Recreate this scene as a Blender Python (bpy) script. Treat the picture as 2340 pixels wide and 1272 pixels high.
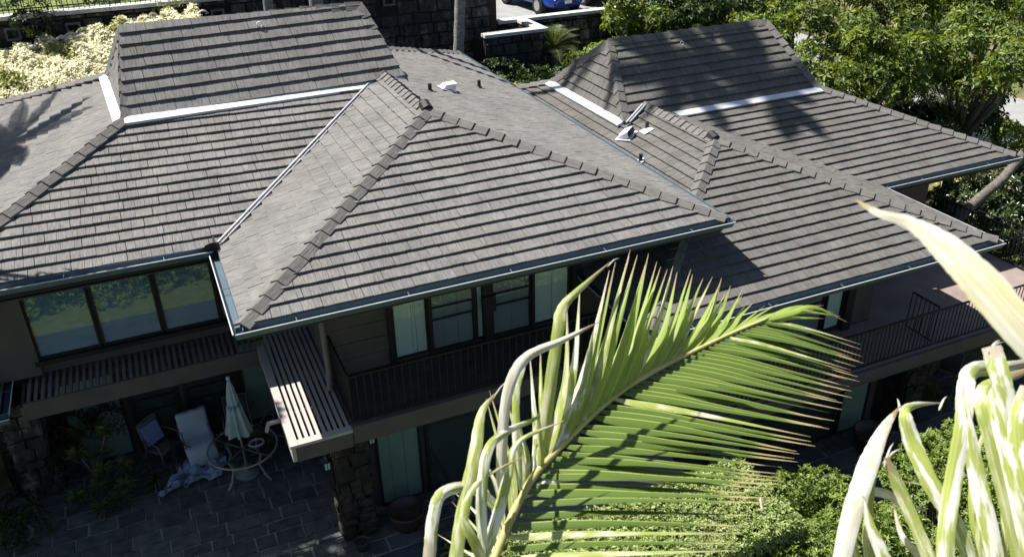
import bpy, bmesh, math, random
import numpy as np
from mathutils import Vector as V3, Matrix
random.seed(7)
rng = np.random.default_rng(7)
S = bpy.context.scene
for o in list(bpy.data.objects): bpy.data.objects.remove(o)

# ------------------------------------------------------------------ camera
cam = bpy.data.cameras.new('camera'); camo = bpy.data.objects.new('camera', cam); S.collection.objects.link(camo)
CP = V3((-0.6824, -12.1414, 6.9563)); YAW, PIT, ROL = 0.4074, 0.4984, -0.0211
Fw = V3((math.sin(YAW)*math.cos(PIT), math.cos(YAW)*math.cos(PIT), -math.sin(PIT)))
Rt = V3((math.cos(YAW), -math.sin(YAW), 0)); Up = Rt.cross(Fw)
R2 = math.cos(ROL)*Rt + math.sin(ROL)*Up; U2 = -math.sin(ROL)*Rt + math.cos(ROL)*Up
M = Matrix((R2, U2, -Fw)).transposed().to_4x4(); M.translation = CP
camo.matrix_world = M
cam.sensor_fit = 'HORIZONTAL'; cam.sensor_width = 36; cam.lens = 36*1969.78/2340
cam.clip_start = .05; cam.clip_end = 600
cam.dof.use_dof = True; cam.dof.focus_distance = 13; cam.dof.aperture_fstop = 6.5
S.camera = camo

# ------------------------------------------------------------------ sky, sun, exposure
SUN = V3((-.46, .45, 1)).normalized()
w = bpy.data.worlds.new('World'); S.world = w; w.use_nodes = True
nt = w.node_tree; bg = nt.nodes['Background']
sky = nt.nodes.new('ShaderNodeTexSky'); sky.sky_type = 'NISHITA'; sky.sun_disc = False
sky.sun_elevation = math.asin(SUN.z); sky.sun_rotation = math.atan2(SUN.x, SUN.y)
nt.links.new(sky.outputs[0], bg.inputs[0]); bg.inputs[1].default_value = .052
sl = bpy.data.lights.new('sun', 'SUN'); sl.energy = 5.0; sl.angle = math.radians(.53); sl.color = (1, .965, .91)
so = bpy.data.objects.new('sun', sl); S.collection.objects.link(so)
so.rotation_euler = SUN.to_track_quat('Z', 'Y').to_euler(); so.location = (-20, 20, 40)
S.view_settings.view_transform = 'Standard'; S.view_settings.look = 'None'
S.view_settings.exposure = 1.0; S.view_settings.gamma = 1; S.view_settings.use_curve_mapping = False
S.render.engine = 'CYCLES'
S.cycles.max_bounces = 6; S.cycles.transparent_max_bounces = 10; S.cycles.diffuse_bounces = 3
S.cycles.glossy_bounces = 3; S.cycles.transmission_bounces = 4; S.cycles.caustics_reflective = False; S.cycles.caustics_refractive = False
S.cycles.use_denoising = True

# ------------------------------------------------------------------ materials
MATS = {}
def mat(name, col, rough=.8, var=.15, scale=6, metal=0, spec=.3, island=0., bump=0., bscale=40, dirt=None, dscale=.6, dlo=.45, dhi=.7, stretch=None, uv=False, dirt2=None):
    if name in MATS: return MATS[name]
    m = bpy.data.materials.new(name); m.use_nodes = True; n = m.node_tree; b = n.nodes['Principled BSDF']
    L = n.links.new
    b.inputs['Roughness'].default_value = rough; b.inputs['Metallic'].default_value = metal
    b.inputs['Specular IOR Level'].default_value = spec
    tc = n.nodes.new('ShaderNodeTexCoord'); src = tc.outputs['UV'] if uv else None
    if src is None:
        g = n.nodes.new('ShaderNodeNewGeometry'); src = g.outputs['Position']
    if stretch:
        mp = n.nodes.new('ShaderNodeMapping'); mp.inputs['Scale'].default_value = stretch; L(src, mp.inputs[0]); src = mp.outputs[0]
    nz = n.nodes.new('ShaderNodeTexNoise'); nz.inputs['Scale'].default_value = scale; nz.inputs['Detail'].default_value = 5; L(src, nz.inputs['Vector'])
    mr = n.nodes.new('ShaderNodeMapRange'); mr.inputs[1].default_value = .3; mr.inputs[2].default_value = .7
    mr.inputs[3].default_value = 1-var; mr.inputs[4].default_value = 1+var; L(nz.outputs[0], mr.inputs[0])
    val = mr.outputs[0]
    if island:
        gi = n.nodes.new('ShaderNodeNewGeometry'); m2 = n.nodes.new('ShaderNodeMapRange')
        m2.inputs[3].default_value = 1-island; m2.inputs[4].default_value = 1+island; L(gi.outputs['Random Per Island'], m2.inputs[0])
        mu = n.nodes.new('ShaderNodeMath'); mu.operation = 'MULTIPLY'; L(val, mu.inputs[0]); L(m2.outputs[0], mu.inputs[1]); val = mu.outputs[0]
        oi = n.nodes.new('ShaderNodeObjectInfo'); m3 = n.nodes.new('ShaderNodeMapRange')
        m3.inputs[3].default_value = 1-island*.6; m3.inputs[4].default_value = 1+island*.6; L(oi.outputs['Random'], m3.inputs[0])
        mu2 = n.nodes.new('ShaderNodeMath'); mu2.operation = 'MULTIPLY'; L(val, mu2.inputs[0]); L(m3.outputs[0], mu2.inputs[1]); val = mu2.outputs[0]
    base = None
    if dirt:
        n2 = n.nodes.new('ShaderNodeTexNoise'); n2.inputs['Scale'].default_value = dscale; n2.inputs['Detail'].default_value = 6
        n2.inputs['Roughness'].default_value = .65; L(src, n2.inputs['Vector'])
        r2 = n.nodes.new('ShaderNodeMapRange'); r2.inputs[1].default_value = dlo; r2.inputs[2].default_value = dhi; L(n2.outputs[0], r2.inputs[0])
        mx = n.nodes.new('ShaderNodeMix'); mx.data_type = 'RGBA'; mx.inputs[6].default_value = (*col, 1); mx.inputs[7].default_value = (*dirt, 1)
        L(r2.outputs[0], mx.inputs[0]); base = mx.outputs[2]
        if dirt2:
            n3 = n.nodes.new('ShaderNodeTexNoise'); n3.inputs['Scale'].default_value = dscale*3.7; n3.inputs['Detail'].default_value = 4; L(src, n3.inputs['Vector'])
            r3 = n.nodes.new('ShaderNodeMapRange'); r3.inputs[1].default_value = .55; r3.inputs[2].default_value = .75; L(n3.outputs[0], r3.inputs[0])
            mx3 = n.nodes.new('ShaderNodeMix'); mx3.data_type = 'RGBA'; L(r3.outputs[0], mx3.inputs[0]); L(base, mx3.inputs[6]); mx3.inputs[7].default_value = (*dirt2, 1); base = mx3.outputs[2]
    vm = n.nodes.new('ShaderNodeVectorMath'); vm.operation = 'SCALE'
    if base is not None: L(base, vm.inputs[0])
    else: vm.inputs[0].default_value = col
    L(val, vm.inputs['Scale']); L(vm.outputs[0], b.inputs['Base Color'])
    if bump:
        nb = n.nodes.new('ShaderNodeTexNoise'); nb.inputs['Scale'].default_value = bscale; nb.inputs['Detail'].default_value = 4; L(src, nb.inputs['Vector'])
        bp = n.nodes.new('ShaderNodeBump'); bp.inputs['Strength'].default_value = bump; bp.inputs['Distance'].default_value = .02
        L(nb.outputs[0], bp.inputs['Height']); L(bp.outputs[0], b.inputs['Normal'])
    MATS[name] = m; return m

def leafmat(name, col, col2, trans=.35, var=.35, rough=.45, spec=.35, tcol=None, pale=None, palamt=.5, tip=None, pscale=9, lit_rib=None, soft=.2, veins=0):
    """two-tone leaf with light shining through; optional bleached streaks and dry tip along the leaf (UV)"""
    if name in MATS: return MATS[name]
    m = bpy.data.materials.new(name); m.use_nodes = True; n = m.node_tree; L = n.links.new
    out = n.nodes['Material Output']; b = n.nodes['Principled BSDF']
    b.inputs['Roughness'].default_value = rough; b.inputs['Specular IOR Level'].default_value = spec
    g = n.nodes.new('ShaderNodeNewGeometry')
    mx = n.nodes.new('ShaderNodeMix'); mx.data_type = 'RGBA'; mx.inputs[6].default_value = (*col, 1); mx.inputs[7].default_value = (*col2, 1)
    L(g.outputs['Random Per Island'], mx.inputs[0]); c = mx.outputs[2]
    wn = n.nodes.new('ShaderNodeMath'); wn.operation = 'MULTIPLY_ADD'; wn.inputs[1].default_value = 37.7; wn.inputs[2].default_value = 0
    L(g.outputs['Random Per Island'], wn.inputs[0]); fr = n.nodes.new('ShaderNodeMath'); fr.operation = 'FRACT'; L(wn.outputs[0], fr.inputs[0])
    mr = n.nodes.new('ShaderNodeMapRange'); mr.inputs[3].default_value = 1-var; mr.inputs[4].default_value = 1+var; L(fr.outputs[0], mr.inputs[0])
    vm = n.nodes.new('ShaderNodeVectorMath'); vm.operation = 'SCALE'; L(c, vm.inputs[0]); L(mr.outputs[0], vm.inputs['Scale']); c = vm.outputs[0]
    if pale or tip or lit_rib or veins:
        tc = n.nodes.new('ShaderNodeTexCoord')
    if pale:
        oi = n.nodes.new('ShaderNodeObjectInfo')
        mp = n.nodes.new('ShaderNodeMapping'); mp.inputs['Scale'].default_value = (.24, .62, 1); L(tc.outputs['UV'], mp.inputs[0])
        ad = n.nodes.new('ShaderNodeVectorMath'); ad.operation = 'ADD'; L(mp.outputs[0], ad.inputs[0])
        cb = n.nodes.new('ShaderNodeCombineXYZ'); mm = n.nodes.new('ShaderNodeMath'); mm.operation = 'MULTIPLY'; mm.inputs[1].default_value = 91; L(oi.outputs['Random'], mm.inputs[0])
        L(mm.outputs[0], cb.inputs[0]); L(mm.outputs[0], cb.inputs[2]); L(cb.outputs[0], ad.inputs[1])
        nz = n.nodes.new('ShaderNodeTexNoise'); nz.inputs['Scale'].default_value = pscale; nz.inputs['Detail'].default_value = 3; nz.inputs['Roughness'].default_value = .55; L(ad.outputs[0], nz.inputs['Vector'])
        r = n.nodes.new('ShaderNodeMapRange'); r.inputs[1].default_value = .66-palamt*.3-soft/2; r.inputs[2].default_value = .66-palamt*.3+soft/2; L(nz.outputs[0], r.inputs[0])
        m2 = n.nodes.new('ShaderNodeMix'); m2.data_type = 'RGBA'; L(r.outputs[0], m2.inputs[0]); L(c, m2.inputs[6]); m2.inputs[7].default_value = (*pale, 1); c = m2.outputs[2]
    if tip:
        sp = n.nodes.new('ShaderNodeSeparateXYZ'); L(tc.outputs['UV'], sp.inputs[0])
        nz = n.nodes.new('ShaderNodeTexNoise'); nz.inputs['Scale'].default_value = 14; L(tc.outputs['UV'], nz.inputs['Vector'])
        ad = n.nodes.new('ShaderNodeMath'); ad.operation = 'MULTIPLY_ADD'; ad.inputs[1].default_value = .16; L(nz.outputs[0], ad.inputs[0]); L(sp.outputs[1], ad.inputs[2])
        cr = n.nodes.new('ShaderNodeValToRGB'); e = cr.color_ramp.elements; e[0].position = .95; e[0].color = (0, 0, 0, 1); e[1].position = 1.0; e[1].color = (1, 1, 1, 1); L(ad.outputs[0], cr.inputs[0])
        m3 = n.nodes.new('ShaderNodeMix'); m3.data_type = 'RGBA'; L(cr.outputs[0], m3.inputs[0]); L(c, m3.inputs[6]); m3.inputs[7].default_value = (*tip, 1); c = m3.outputs[2]
    if veins:
        wv = n.nodes.new('ShaderNodeMapping'); wv.inputs['Scale'].default_value = (26, .7, 1); L(tc.outputs['UV'], wv.inputs[0]); wn2 = n.nodes.new('ShaderNodeTexNoise'); wn2.inputs['Scale'].default_value = 1; wn2.inputs['Detail'].default_value = 3; L(wv.outputs[0], wn2.inputs['Vector'])
        wr = n.nodes.new('ShaderNodeMapRange'); wr.inputs[1].default_value = .35; wr.inputs[2].default_value = .65; wr.inputs[3].default_value = 1-veins; wr.inputs[4].default_value = 1+veins*.6; L(wn2.outputs[0], wr.inputs[0])
        wm = n.nodes.new('ShaderNodeVectorMath'); wm.operation = 'SCALE'; L(c, wm.inputs[0]); L(wr.outputs[0], wm.inputs['Scale']); c = wm.outputs[0]
        bpn = n.nodes.new('ShaderNodeBump'); bpn.inputs['Strength'].default_value = .5; bpn.inputs['Distance'].default_value = .003; L(wn2.outputs[0], bpn.inputs['Height']); L(bpn.outputs[0], b.inputs['Normal'])
    if lit_rib:  # pale midrib, painted brighter to stand for the sunlit fold edge too
        sx = n.nodes.new('ShaderNodeSeparateXYZ'); L(tc.outputs['UV'], sx.inputs[0])
        a1 = n.nodes.new('ShaderNodeMath'); a1.operation = 'SUBTRACT'; a1.inputs[1].default_value = .5; L(sx.outputs[0], a1.inputs[0])
        a2 = n.nodes.new('ShaderNodeMath'); a2.operation = 'ABSOLUTE'; L(a1.outputs[0], a2.inputs[0])
        a3 = n.nodes.new('ShaderNodeMapRange'); a3.inputs[1].default_value = .02; a3.inputs[2].default_value = .075; a3.inputs[3].default_value = 1; a3.inputs[4].default_value = 0; L(a2.outputs[0], a3.inputs[0])
        m4 = n.nodes.new('ShaderNodeMix'); m4.data_type = 'RGBA'; L(a3.outputs[0], m4.inputs[0]); L(c, m4.inputs[6]); m4.inputs[7].default_value = (*lit_rib, 1); c = m4.outputs[2]
    L(c, b.inputs['Base Color'])
    tr = n.nodes.new('ShaderNodeBsdfTranslucent')
    if tcol:
        mt = n.nodes.new('ShaderNodeMix'); mt.data_type = 'RGBA'; mt.blend_type = 'MULTIPLY'; mt.inputs[0].default_value = 1; L(c, mt.inputs[6]); mt.inputs[7].default_value = (*tcol, 1); L(mt.outputs[2], tr.inputs[0])
    else: L(c, tr.inputs[0])
    ms = n.nodes.new('ShaderNodeMixShader'); ms.inputs[0].default_value = trans; L(b.outputs[0], ms.inputs[1]); L(tr.outputs[0], ms.inputs[2]); L(ms.outputs[0], out.inputs[0])
    MATS[name] = m; return m

def glassmat(name, tint=(.75, .85, .82), base=.07):
    if name in MATS: return MATS[name]
    m = bpy.data.materials.new(name); m.use_nodes = True; n = m.node_tree; L = n.links.new
    out = n.nodes['Material Output']; n.nodes.remove(n.nodes['Principled BSDF'])
    t = n.nodes.new('ShaderNodeBsdfTransparent'); t.inputs[0].default_value = (*tint, 1)
    g = n.nodes.new('ShaderNodeBsdfGlossy'); g.inputs['Roughness'].default_value = .015
    f = n.nodes.new('ShaderNodeFresnel'); gb = n.nodes.new('ShaderNodeNewGeometry'); ri = n.nodes.new('ShaderNodeMapRange'); ri.inputs[3].default_value = 1.52; ri.inputs[4].default_value = 1/1.52; L(gb.outputs['Backfacing'], ri.inputs[0]); L(ri.outputs[0], f.inputs[0])
    a = n.nodes.new('ShaderNodeMath'); a.operation = 'ADD'; a.inputs[1].default_value = base; L(f.outputs[0], a.inputs[0])
    nz = n.nodes.new('ShaderNodeTexNoise'); nz.inputs['Scale'].default_value = 1.3; bp = n.nodes.new('ShaderNodeBump'); bp.inputs['Strength'].default_value = .008; bp.inputs['Distance'].default_value = .02
    gm = n.nodes.new('ShaderNodeNewGeometry'); L(gm.outputs['Position'], nz.inputs['Vector']); L(nz.outputs[0], bp.inputs['Height']); L(bp.outputs[0], g.inputs['Normal'])
    x = n.nodes.new('ShaderNodeMixShader'); L(a.outputs[0], x.inputs[0]); L(t.outputs[0], x.inputs[1]); L(g.outputs[0], x.inputs[2]); L(x.outputs[0], out.inputs[0])
    MATS[name] = m; return m

m_sh = mat('shake_tile', (.155, .151, .144), .9, .27, 1, spec=.2, island=.045, bump=.5, bscale=1, uv=True, stretch=(46, 5, 1), dirt=(.158, .155, .149), dscale=.02, dlo=.4, dhi=.6)
# large soft weathering across the tiles, in world space
def weather(m):
    n = m.node_tree; b = n.nodes['Principled BSDF']; L = n.links.new
    old = b.inputs['Base Color'].links[0].from_socket
    g = n.nodes.new('ShaderNodeNewGeometry'); z = n.nodes.new('ShaderNodeTexNoise'); z.inputs['Scale'].default_value = 1.7; z.inputs['Detail'].default_value = 6; L(g.outputs['Position'], z.inputs['Vector'])
    r = n.nodes.new('ShaderNodeMapRange'); r.inputs[1].default_value = .35; r.inputs[2].default_value = .65; r.inputs[3].default_value = .87; r.inputs[4].default_value = 1.13; L(z.outputs[0], r.inputs[0])
    z2 = n.nodes.new('ShaderNodeTexNoise'); z2.inputs['Scale'].default_value = .8; z2.inputs['Detail'].default_value = 5; L(g.outputs['Position'], z2.inputs['Vector'])
    r2 = n.nodes.new('ShaderNodeMapRange'); r2.inputs[1].default_value = .4; r2.inputs[2].default_value = .62; L(z2.outputs[0], r2.inputs[0])
    mx = n.nodes.new('ShaderNodeMix'); mx.data_type = 'RGBA'; mx.blend_type = 'MULTIPLY'; L(r2.outputs[0], mx.inputs[0]); L(old, mx.inputs[6]); mx.inputs[7].default_value = (1.015, .995, .97, 1)
    v = n.nodes.new('ShaderNodeVectorMath'); v.operation = 'SCALE'; L(mx.outputs[2], v.inputs[0]); L(r.outputs[0], v.inputs['Scale']); L(v.outputs[0], b.inputs['Base Color'])
weather(m_sh)
m_sh2 = mat('brown_shake_tile', (.120, .114, .105), .9, .26, 1, spec=.2, island=.045, bump=.6, bscale=1, uv=True, stretch=(46, 5, 1), dirt=(.114, .111, .106), dscale=.02, dlo=.4, dhi=.6)
weather(m_sh2)
m_cap = mat('ridge_cap_tile', (.138, .132, .124), .9, .3, 1, spec=.2, island=.12, bump=.5, bscale=1, uv=True, stretch=(46, 5, 1))
m_deck = mat('roof_underlay', (.035, .033, .03), .9)
m_valley = mat('valley_metal', (.42, .43, .45), .5, .12, 3, dirt=(.33, .33, .34), dscale=2)
m_flash = mat('flashing_metal', (.64, .66, .70), .5, .1, 2.5, spec=.5, dirt=(.50, .51, .53), dscale=1.8)
m_gut = mat('gutter_paint', (.09, .125, .155), .35, .08, 3, spec=.5)  # navy stands for shade and sky tint inside a light grey trough
m_lip = mat('gutter_rim', (.46, .47, .48), .4, .1, 5, spec=.5)
m_wall = mat('brown_siding', (.105, .088, .078), .85, .12, 2, dirt=(.085, .075, .07), dscale=.8)
m_wall2 = mat('lower_stucco', (.075, .066, .062), .9, .15, 2)
m_trim = mat('dark_trim', (.018, .017, .018), .6, .2, 5)
m_wood = mat('trellis_wood', (.20, .165, .15), .75, .15, 4, dirt=(.16, .14, .13), dscale=1.5)
m_woodl = mat('trellis_paint', (.40, .365, .33), .7, .08, 4, dirt=(.35, .32, .29), dscale=2)
m_deckb = mat('deck_board', (.052, .042, .04), .75, .2, 3, island=.12)
m_decks = mat('deck_coating', (.26, .205, .18), .8, .15, 1.2, dirt=(.22, .17, .15), dscale=.9)
m_rail = mat('railing_iron', (.012, .012, .014), .55)
m_glass = glassmat('window_glass', (.93, .97, .95), .02)
m_glassd = glassmat('big_window_glass', (.85, .92, .93), .02)
m_blind = mat('pale_blind', (.74, .81, .79), .8, .05, 1)
m_blindg = mat('grey_blind', (.19, .26, .34), .85, .06, 1)
m_blindd = mat('dim_blind', (.26, .29, .32), .85, .06, 1)
m_dark = mat('dim_interior', (.045, .05, .056), .85, .1, 1)
m_doorp = mat('pale_door', (.30, .36, .34), .7, .08, 1.5)
m_vent = mat('vent_metal', (.80, .81, .82), .4, .06, 3, metal=.0, spec=.5)
m_pipe = mat('vent_pipe_black', (.03, .03, .033), .6)
m_lava = mat('lava_rock', (.036, .034, .034), .95, .5, 9, island=.45, bump=1, bscale=18, dirt=(.16, .145, .135), dscale=2.6, dlo=.5, dhi=.68, stretch=(1, 1, .45))
m_lavab = mat('brown_lava_rock', (.030, .023, .019), .95, .5, 9, island=.35, bump=1, bscale=22, dirt=(.065, .047, .036), dscale=3, dlo=.5, dhi=.72)
m_mort = mat('dark_mortar', (.022, .021, .021), .95)
m_cop = mat('white_coping', (.60, .60, .58), .8, .12, 2, dirt=(.35, .36, .37), dscale=1.2)
m_paver = mat('slate_paver', (.082, .085, .083), .75, .35, 5, island=.35, bump=.5, bscale=14, dirt=(.12, .126, .122), dscale=1.6, spec=.4)
m_joint = mat('paver_joint', (.30, .30, .285), .9, .35, 3, dirt=(.16, .16, .15), dscale=1.5)
m_ground = mat('soil_and_grass', (.055, .075, .022), .95, .4, 3, dirt=(.16, .15, .06), dscale=.35, dlo=.42, dhi=.6, dirt2=(.07, .055, .035))
m_grass = mat('lawn_grass', (.13, .165, .045), .95, .3, 5, dirt=(.11, .15, .04), dscale=1)
m_conc = mat('driveway_concrete', (.27, .268, .26), .9, .12, 2, dirt=(.25, .25, .24), dscale=.7)
m_bark = mat('grey_bark', (.15, .135, .118), .95, .35, 12, bump=.7, bscale=20, dirt=(.09, .08, .07), dscale=3)
m_palmb = mat('palm_bark', (.27, .26, .24), .95, .3, 10, bump=.8, bscale=16, dirt=(.13, .12, .11), dscale=4, stretch=(1, 1, 3))

# ------------------------------------------------------------------ helpers
def link(o, parent=None):
    S.collection.objects.link(o)
    if parent is not None: o.parent = parent; o.matrix_parent_inverse = parent.matrix_world.inverted()
    return o
def thing(name, label, cat, loc=(0, 0, 0), group=None):
    o = bpy.data.objects.new(name, None); o.empty_display_size = .2; o.location = loc
    S.collection.objects.link(o); o['label'] = label; o['category'] = cat
    if group: o['group'] = group
    o.matrix_world = Matrix.Translation(V3(loc))
    return o
def tag(o, label, cat, group=None):
    o['label'] = label; o['category'] = cat
    if group: o['group'] = group
    return o
class MB:
    def __init__(s): s.v = []; s.f = []; s.uv = []; s.hasuv = False
    def face(s, pts, uv=None):
        i = len(s.v); s.v += [tuple(p) for p in pts]; s.f.append(tuple(range(i, i+len(pts))))
        if uv: s.hasuv = True; s.uv += uv
        else: s.uv += [(0, 0)]*len(pts)
    def faces(s, pts, fs):
        i = len(s.v); s.v += [tuple(p) for p in pts]
        for f in fs: s.f.append(tuple(i+k for k in f)); s.uv += [(0, 0)]*len(f)
    def box(s, lo, hi, R=None, c=None):
        p = [V3((x, y, z)) for z in (lo[2], hi[2]) for y in (lo[1], hi[1]) for x in (lo[0], hi[0])]
        if R is not None: p = [R @ q + (V3(c) if c is not None else V3()) for q in p]
        s.faces(p, [(0, 2, 3, 1), (4, 5, 7, 6), (0, 1, 5, 4), (2, 6, 7, 3), (0, 4, 6, 2), (1, 3, 7, 5)])
    def bar(s, a, b, w, h, up=V3((0, 0, 1))):
        a = V3(a); b = V3(b); d = (b-a).normalized(); x = d.cross(up)
        if x.length < 1e-4: x = d.cross(V3((1, 0, 0)))
        x.normalize(); y = x.cross(d)
        p = [q+x*sx*w/2+y*sy*h/2 for q in (a, b) for sx, sy in ((-1, -1), (1, -1), (1, 1), (-1, 1))]
        s.faces(p, [(0, 1, 2, 3), (7, 6, 5, 4), (0, 4, 5, 1), (1, 5, 6, 2), (2, 6, 7, 3), (3, 7, 4, 0)])
    def tube(s, pts, rs, n=8, caps=True):
        pts = [V3(p) for p in pts]
        if not hasattr(rs, '__len__'): rs = [rs]*len(pts)
        rings = []; x = None; base = len(s.v)
        for i, p in enumerate(pts):
            d = (pts[min(i+1, len(pts)-1)]-pts[max(i-1, 0)]).normalized()
            if x is None: x = d.orthogonal().normalized()
            x = (x-d*x.dot(d)).normalized(); y = d.cross(x)
            for k in range(n):
                t = 2*math.pi*k/n; s.v.append(tuple(p+(x*math.cos(t)+y*math.sin(t))*rs[i]))
        for i in range(len(pts)-1):
            for k in range(n):
                a = base+i*n+k; b = base+i*n+(k+1) % n
                s.f.append((a, b, b+n, a+n)); s.uv += [(0, 0)]*4
        if caps:
            s.f.append(tuple(base+k for k in reversed(range(n)))); s.uv += [(0, 0)]*n
            s.f.append(tuple(base+(len(pts)-1)*n+k for k in range(n))); s.uv += [(0, 0)]*n
    def lathe(s, c, prof, n=16, sx=1, sy=1):
        base = len(s.v)
        for r, z in prof:
            for k in range(n):
                t = 2*math.pi*k/n; s.v.append((c[0]+r*sx*math.cos(t), c[1]+r*sy*math.sin(t), c[2]+z))
        for i in range(len(prof)-1):
            for k in range(n):
                a = base+i*n+k; b = base+i*n+(k+1) % n
                s.f.append((a, b, b+n, a+n)); s.uv += [(0, 0)]*4
        s.f.append(tuple(base+k for k in reversed(range(n)))); s.uv += [(0, 0)]*n
        s.f.append(tuple(base+(len(prof)-1)*n+k for k in range(n))); s.uv += [(0, 0)]*n
    def build(s, name, m, parent=None, smooth=False, bevel=0, kind=None):
        me = bpy.data.meshes.new(name); me.from_pydata(s.v, [], s.f)
        if s.hasuv:
            u = me.uv_layers.new(); u.data.foreach_set('uv', np.array(s.uv, dtype=np.float32).ravel())
        if smooth: me.polygons.foreach_set('use_smooth', [True]*len(me.polygons))
        for x in (m if isinstance(m, (list, tuple)) else [m]): me.materials.append(x)
        o = bpy.data.objects.new(name, me); link(o, parent)
        if bevel:
            b = o.modifiers.new('bevel', 'BEVEL'); b.width = bevel; b.segments = 2; b.limit_method = 'ANGLE'
        if kind: o['kind'] = kind
        return o
def boxo(name, lo, hi, m, parent=None, bevel=0):
    b = MB(); b.box(lo, hi); return b.build(name, m, parent, bevel=bevel)

def boxes(name, L, m, parent=None):
    for lo, hi in L: o = boxo(name, lo, hi, m, parent)
    return o

def clip(poly, a, b, c):            # keep a*u+b*v<=c
    out = []
    for i in range(len(poly)):
        p, q = poly[i], poly[(i+1) % len(poly)]
        dp = a*p[0]+b*p[1]-c; dq = a*q[0]+b*q[1]-c
        if dp <= 0: out.append(p)
        if (dp < 0 < dq) or (dq < 0 < dp):
            t = dp/(dp-dq); out.append((p[0]+t*(q[0]-p[0]), p[1]+t*(q[1]-p[1])))
    return out
CAMP = CP
SHI = {}                            # house -> list of (distance, MB)
def tile_face(key, poly, course=.268, t=.054, inset=-0.03, rnd=None, udir=None):
    """lay courses of shake panels on a planar roof face; poly is counter-clockwise seen from above, first edge is the eave"""
    r = random.Random(len(SHI.setdefault(key, []))+11)
    P = [V3(p) for p in poly]; u = (V3(udir) if udir else (P[1]-P[0])).normalized()
    n = V3()
    for i in range(len(P)): n += (P[i]-P[0]).cross(P[(i+1) % len(P)]-P[0])
    n.normalize()
    if n.z < 0: n = -n
    u = (u-n*u.dot(n)).normalized(); v = n.cross(u).normalized(); O = P[0]
    Q = [((p-O).dot(u), (p-O).dot(v)) for p in P]
    area = sum(Q[i][0]*Q[(i+1) % len(Q)][1]-Q[(i+1) % len(Q)][0]*Q[i][1] for i in range(len(Q)))
    if area < 0: Q = Q[::-1]
    half = []
    for i in range(len(Q)):
        p, q = Q[i], Q[(i+1) % len(Q)]; dx, dy = q[0]-p[0], q[1]-p[1]; l = math.hypot(dx, dy)
        if l > 1e-6: half.append((dy/l, -dx/l, (dy*p[0]-dx*p[1])/l-inset))
    u0 = min(q[0] for q in Q); u1 = max(q[0] for q in Q); v0 = min(q[1] for q in Q); v1 = max(q[1] for q in Q)
    nr = int(math.ceil((v1-v0)/course)); lat = None
    for k in range(nr):
        vb = v0+k*course; vt = vb+course+.02
        x = u0-r.random()*.7
        while x < u1:
            wd = r.uniform(.55, .95); mb = MB(); mb.hasuv = True; xx = x; xe = x+wd-.007; cnt = 0
            pj = r.uniform(-.006, .006)
            while xx < xe-.03:
                sw = min(r.uniform(.13, .26), xe-xx)
                if xe-xx-sw < .07: sw = xe-xx
                jb = r.uniform(-.005, .005); tj = t+pj*.7+r.uniform(-.003, .003)
                pg = [(xx, vb+jb), (xx+sw-.0052, vb+jb), (xx+sw-.0052, vt), (xx, vt)]
                for (a, b, c) in half:
                    if k == 0 and b < -.99: c += .03          # let the eave course overhang
                    pg = clip(pg, a, b, c)
                    if len(pg) < 3: break
                if len(pg) >= 3:
                    f = lambda q: O+u*q[0]+v*q[1]+n*(.006+(tj-.006)*max(0, 1-(q[1]-vb-jb)/(course+.02)))
                    top = [f(q) for q in pg]; ou = r.random()*50
                    mb.face(top, [(q[0]+ou, q[1]) for q in pg]); cnt += 1
                    for i in range(len(pg)):
                        a, b = pg[i], pg[(i+1) % len(pg)]
                        if a[1] > vt-.001 and b[1] > vt-.001: continue
                        pa, pb = top[i], top[(i+1) % len(pg)]
                        da = O+u*a[0]+v*a[1]-n*.004; db = O+u*b[0]+v*b[1]-n*.004
                        mb.face([pa, da, db, pb], [(0, 0), (.02, 0), (.02, .02), (0, .02)])
                xx += sw
            if cnt:
                c = V3(mb.v[0]); SHI[key].append(((c-CAMP).length, mb))
            x += wd
def flush_tiles(key, roof, limit=298, m_sh=None):
    L = sorted(SHI[key], key=lambda e: e[0])
    big = [e for e in L if len(e[1].v) > 60]; pick = big[:limit]; ids = set(id(e[1]) for e in pick)
    for d, mb in pick: mb.build('shingle', m_sh, roof)
    rest = MB(); rest.hasuv = True
    for d, mb in L:
        if id(mb) in ids: continue
        i = len(rest.v); rest.v += mb.v; rest.f += [tuple(j+i for j in f) for f in mb.f]; rest.uv += mb.uv
    rest.build('shingle_courses', m_sh, roof, kind='stuff')
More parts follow.
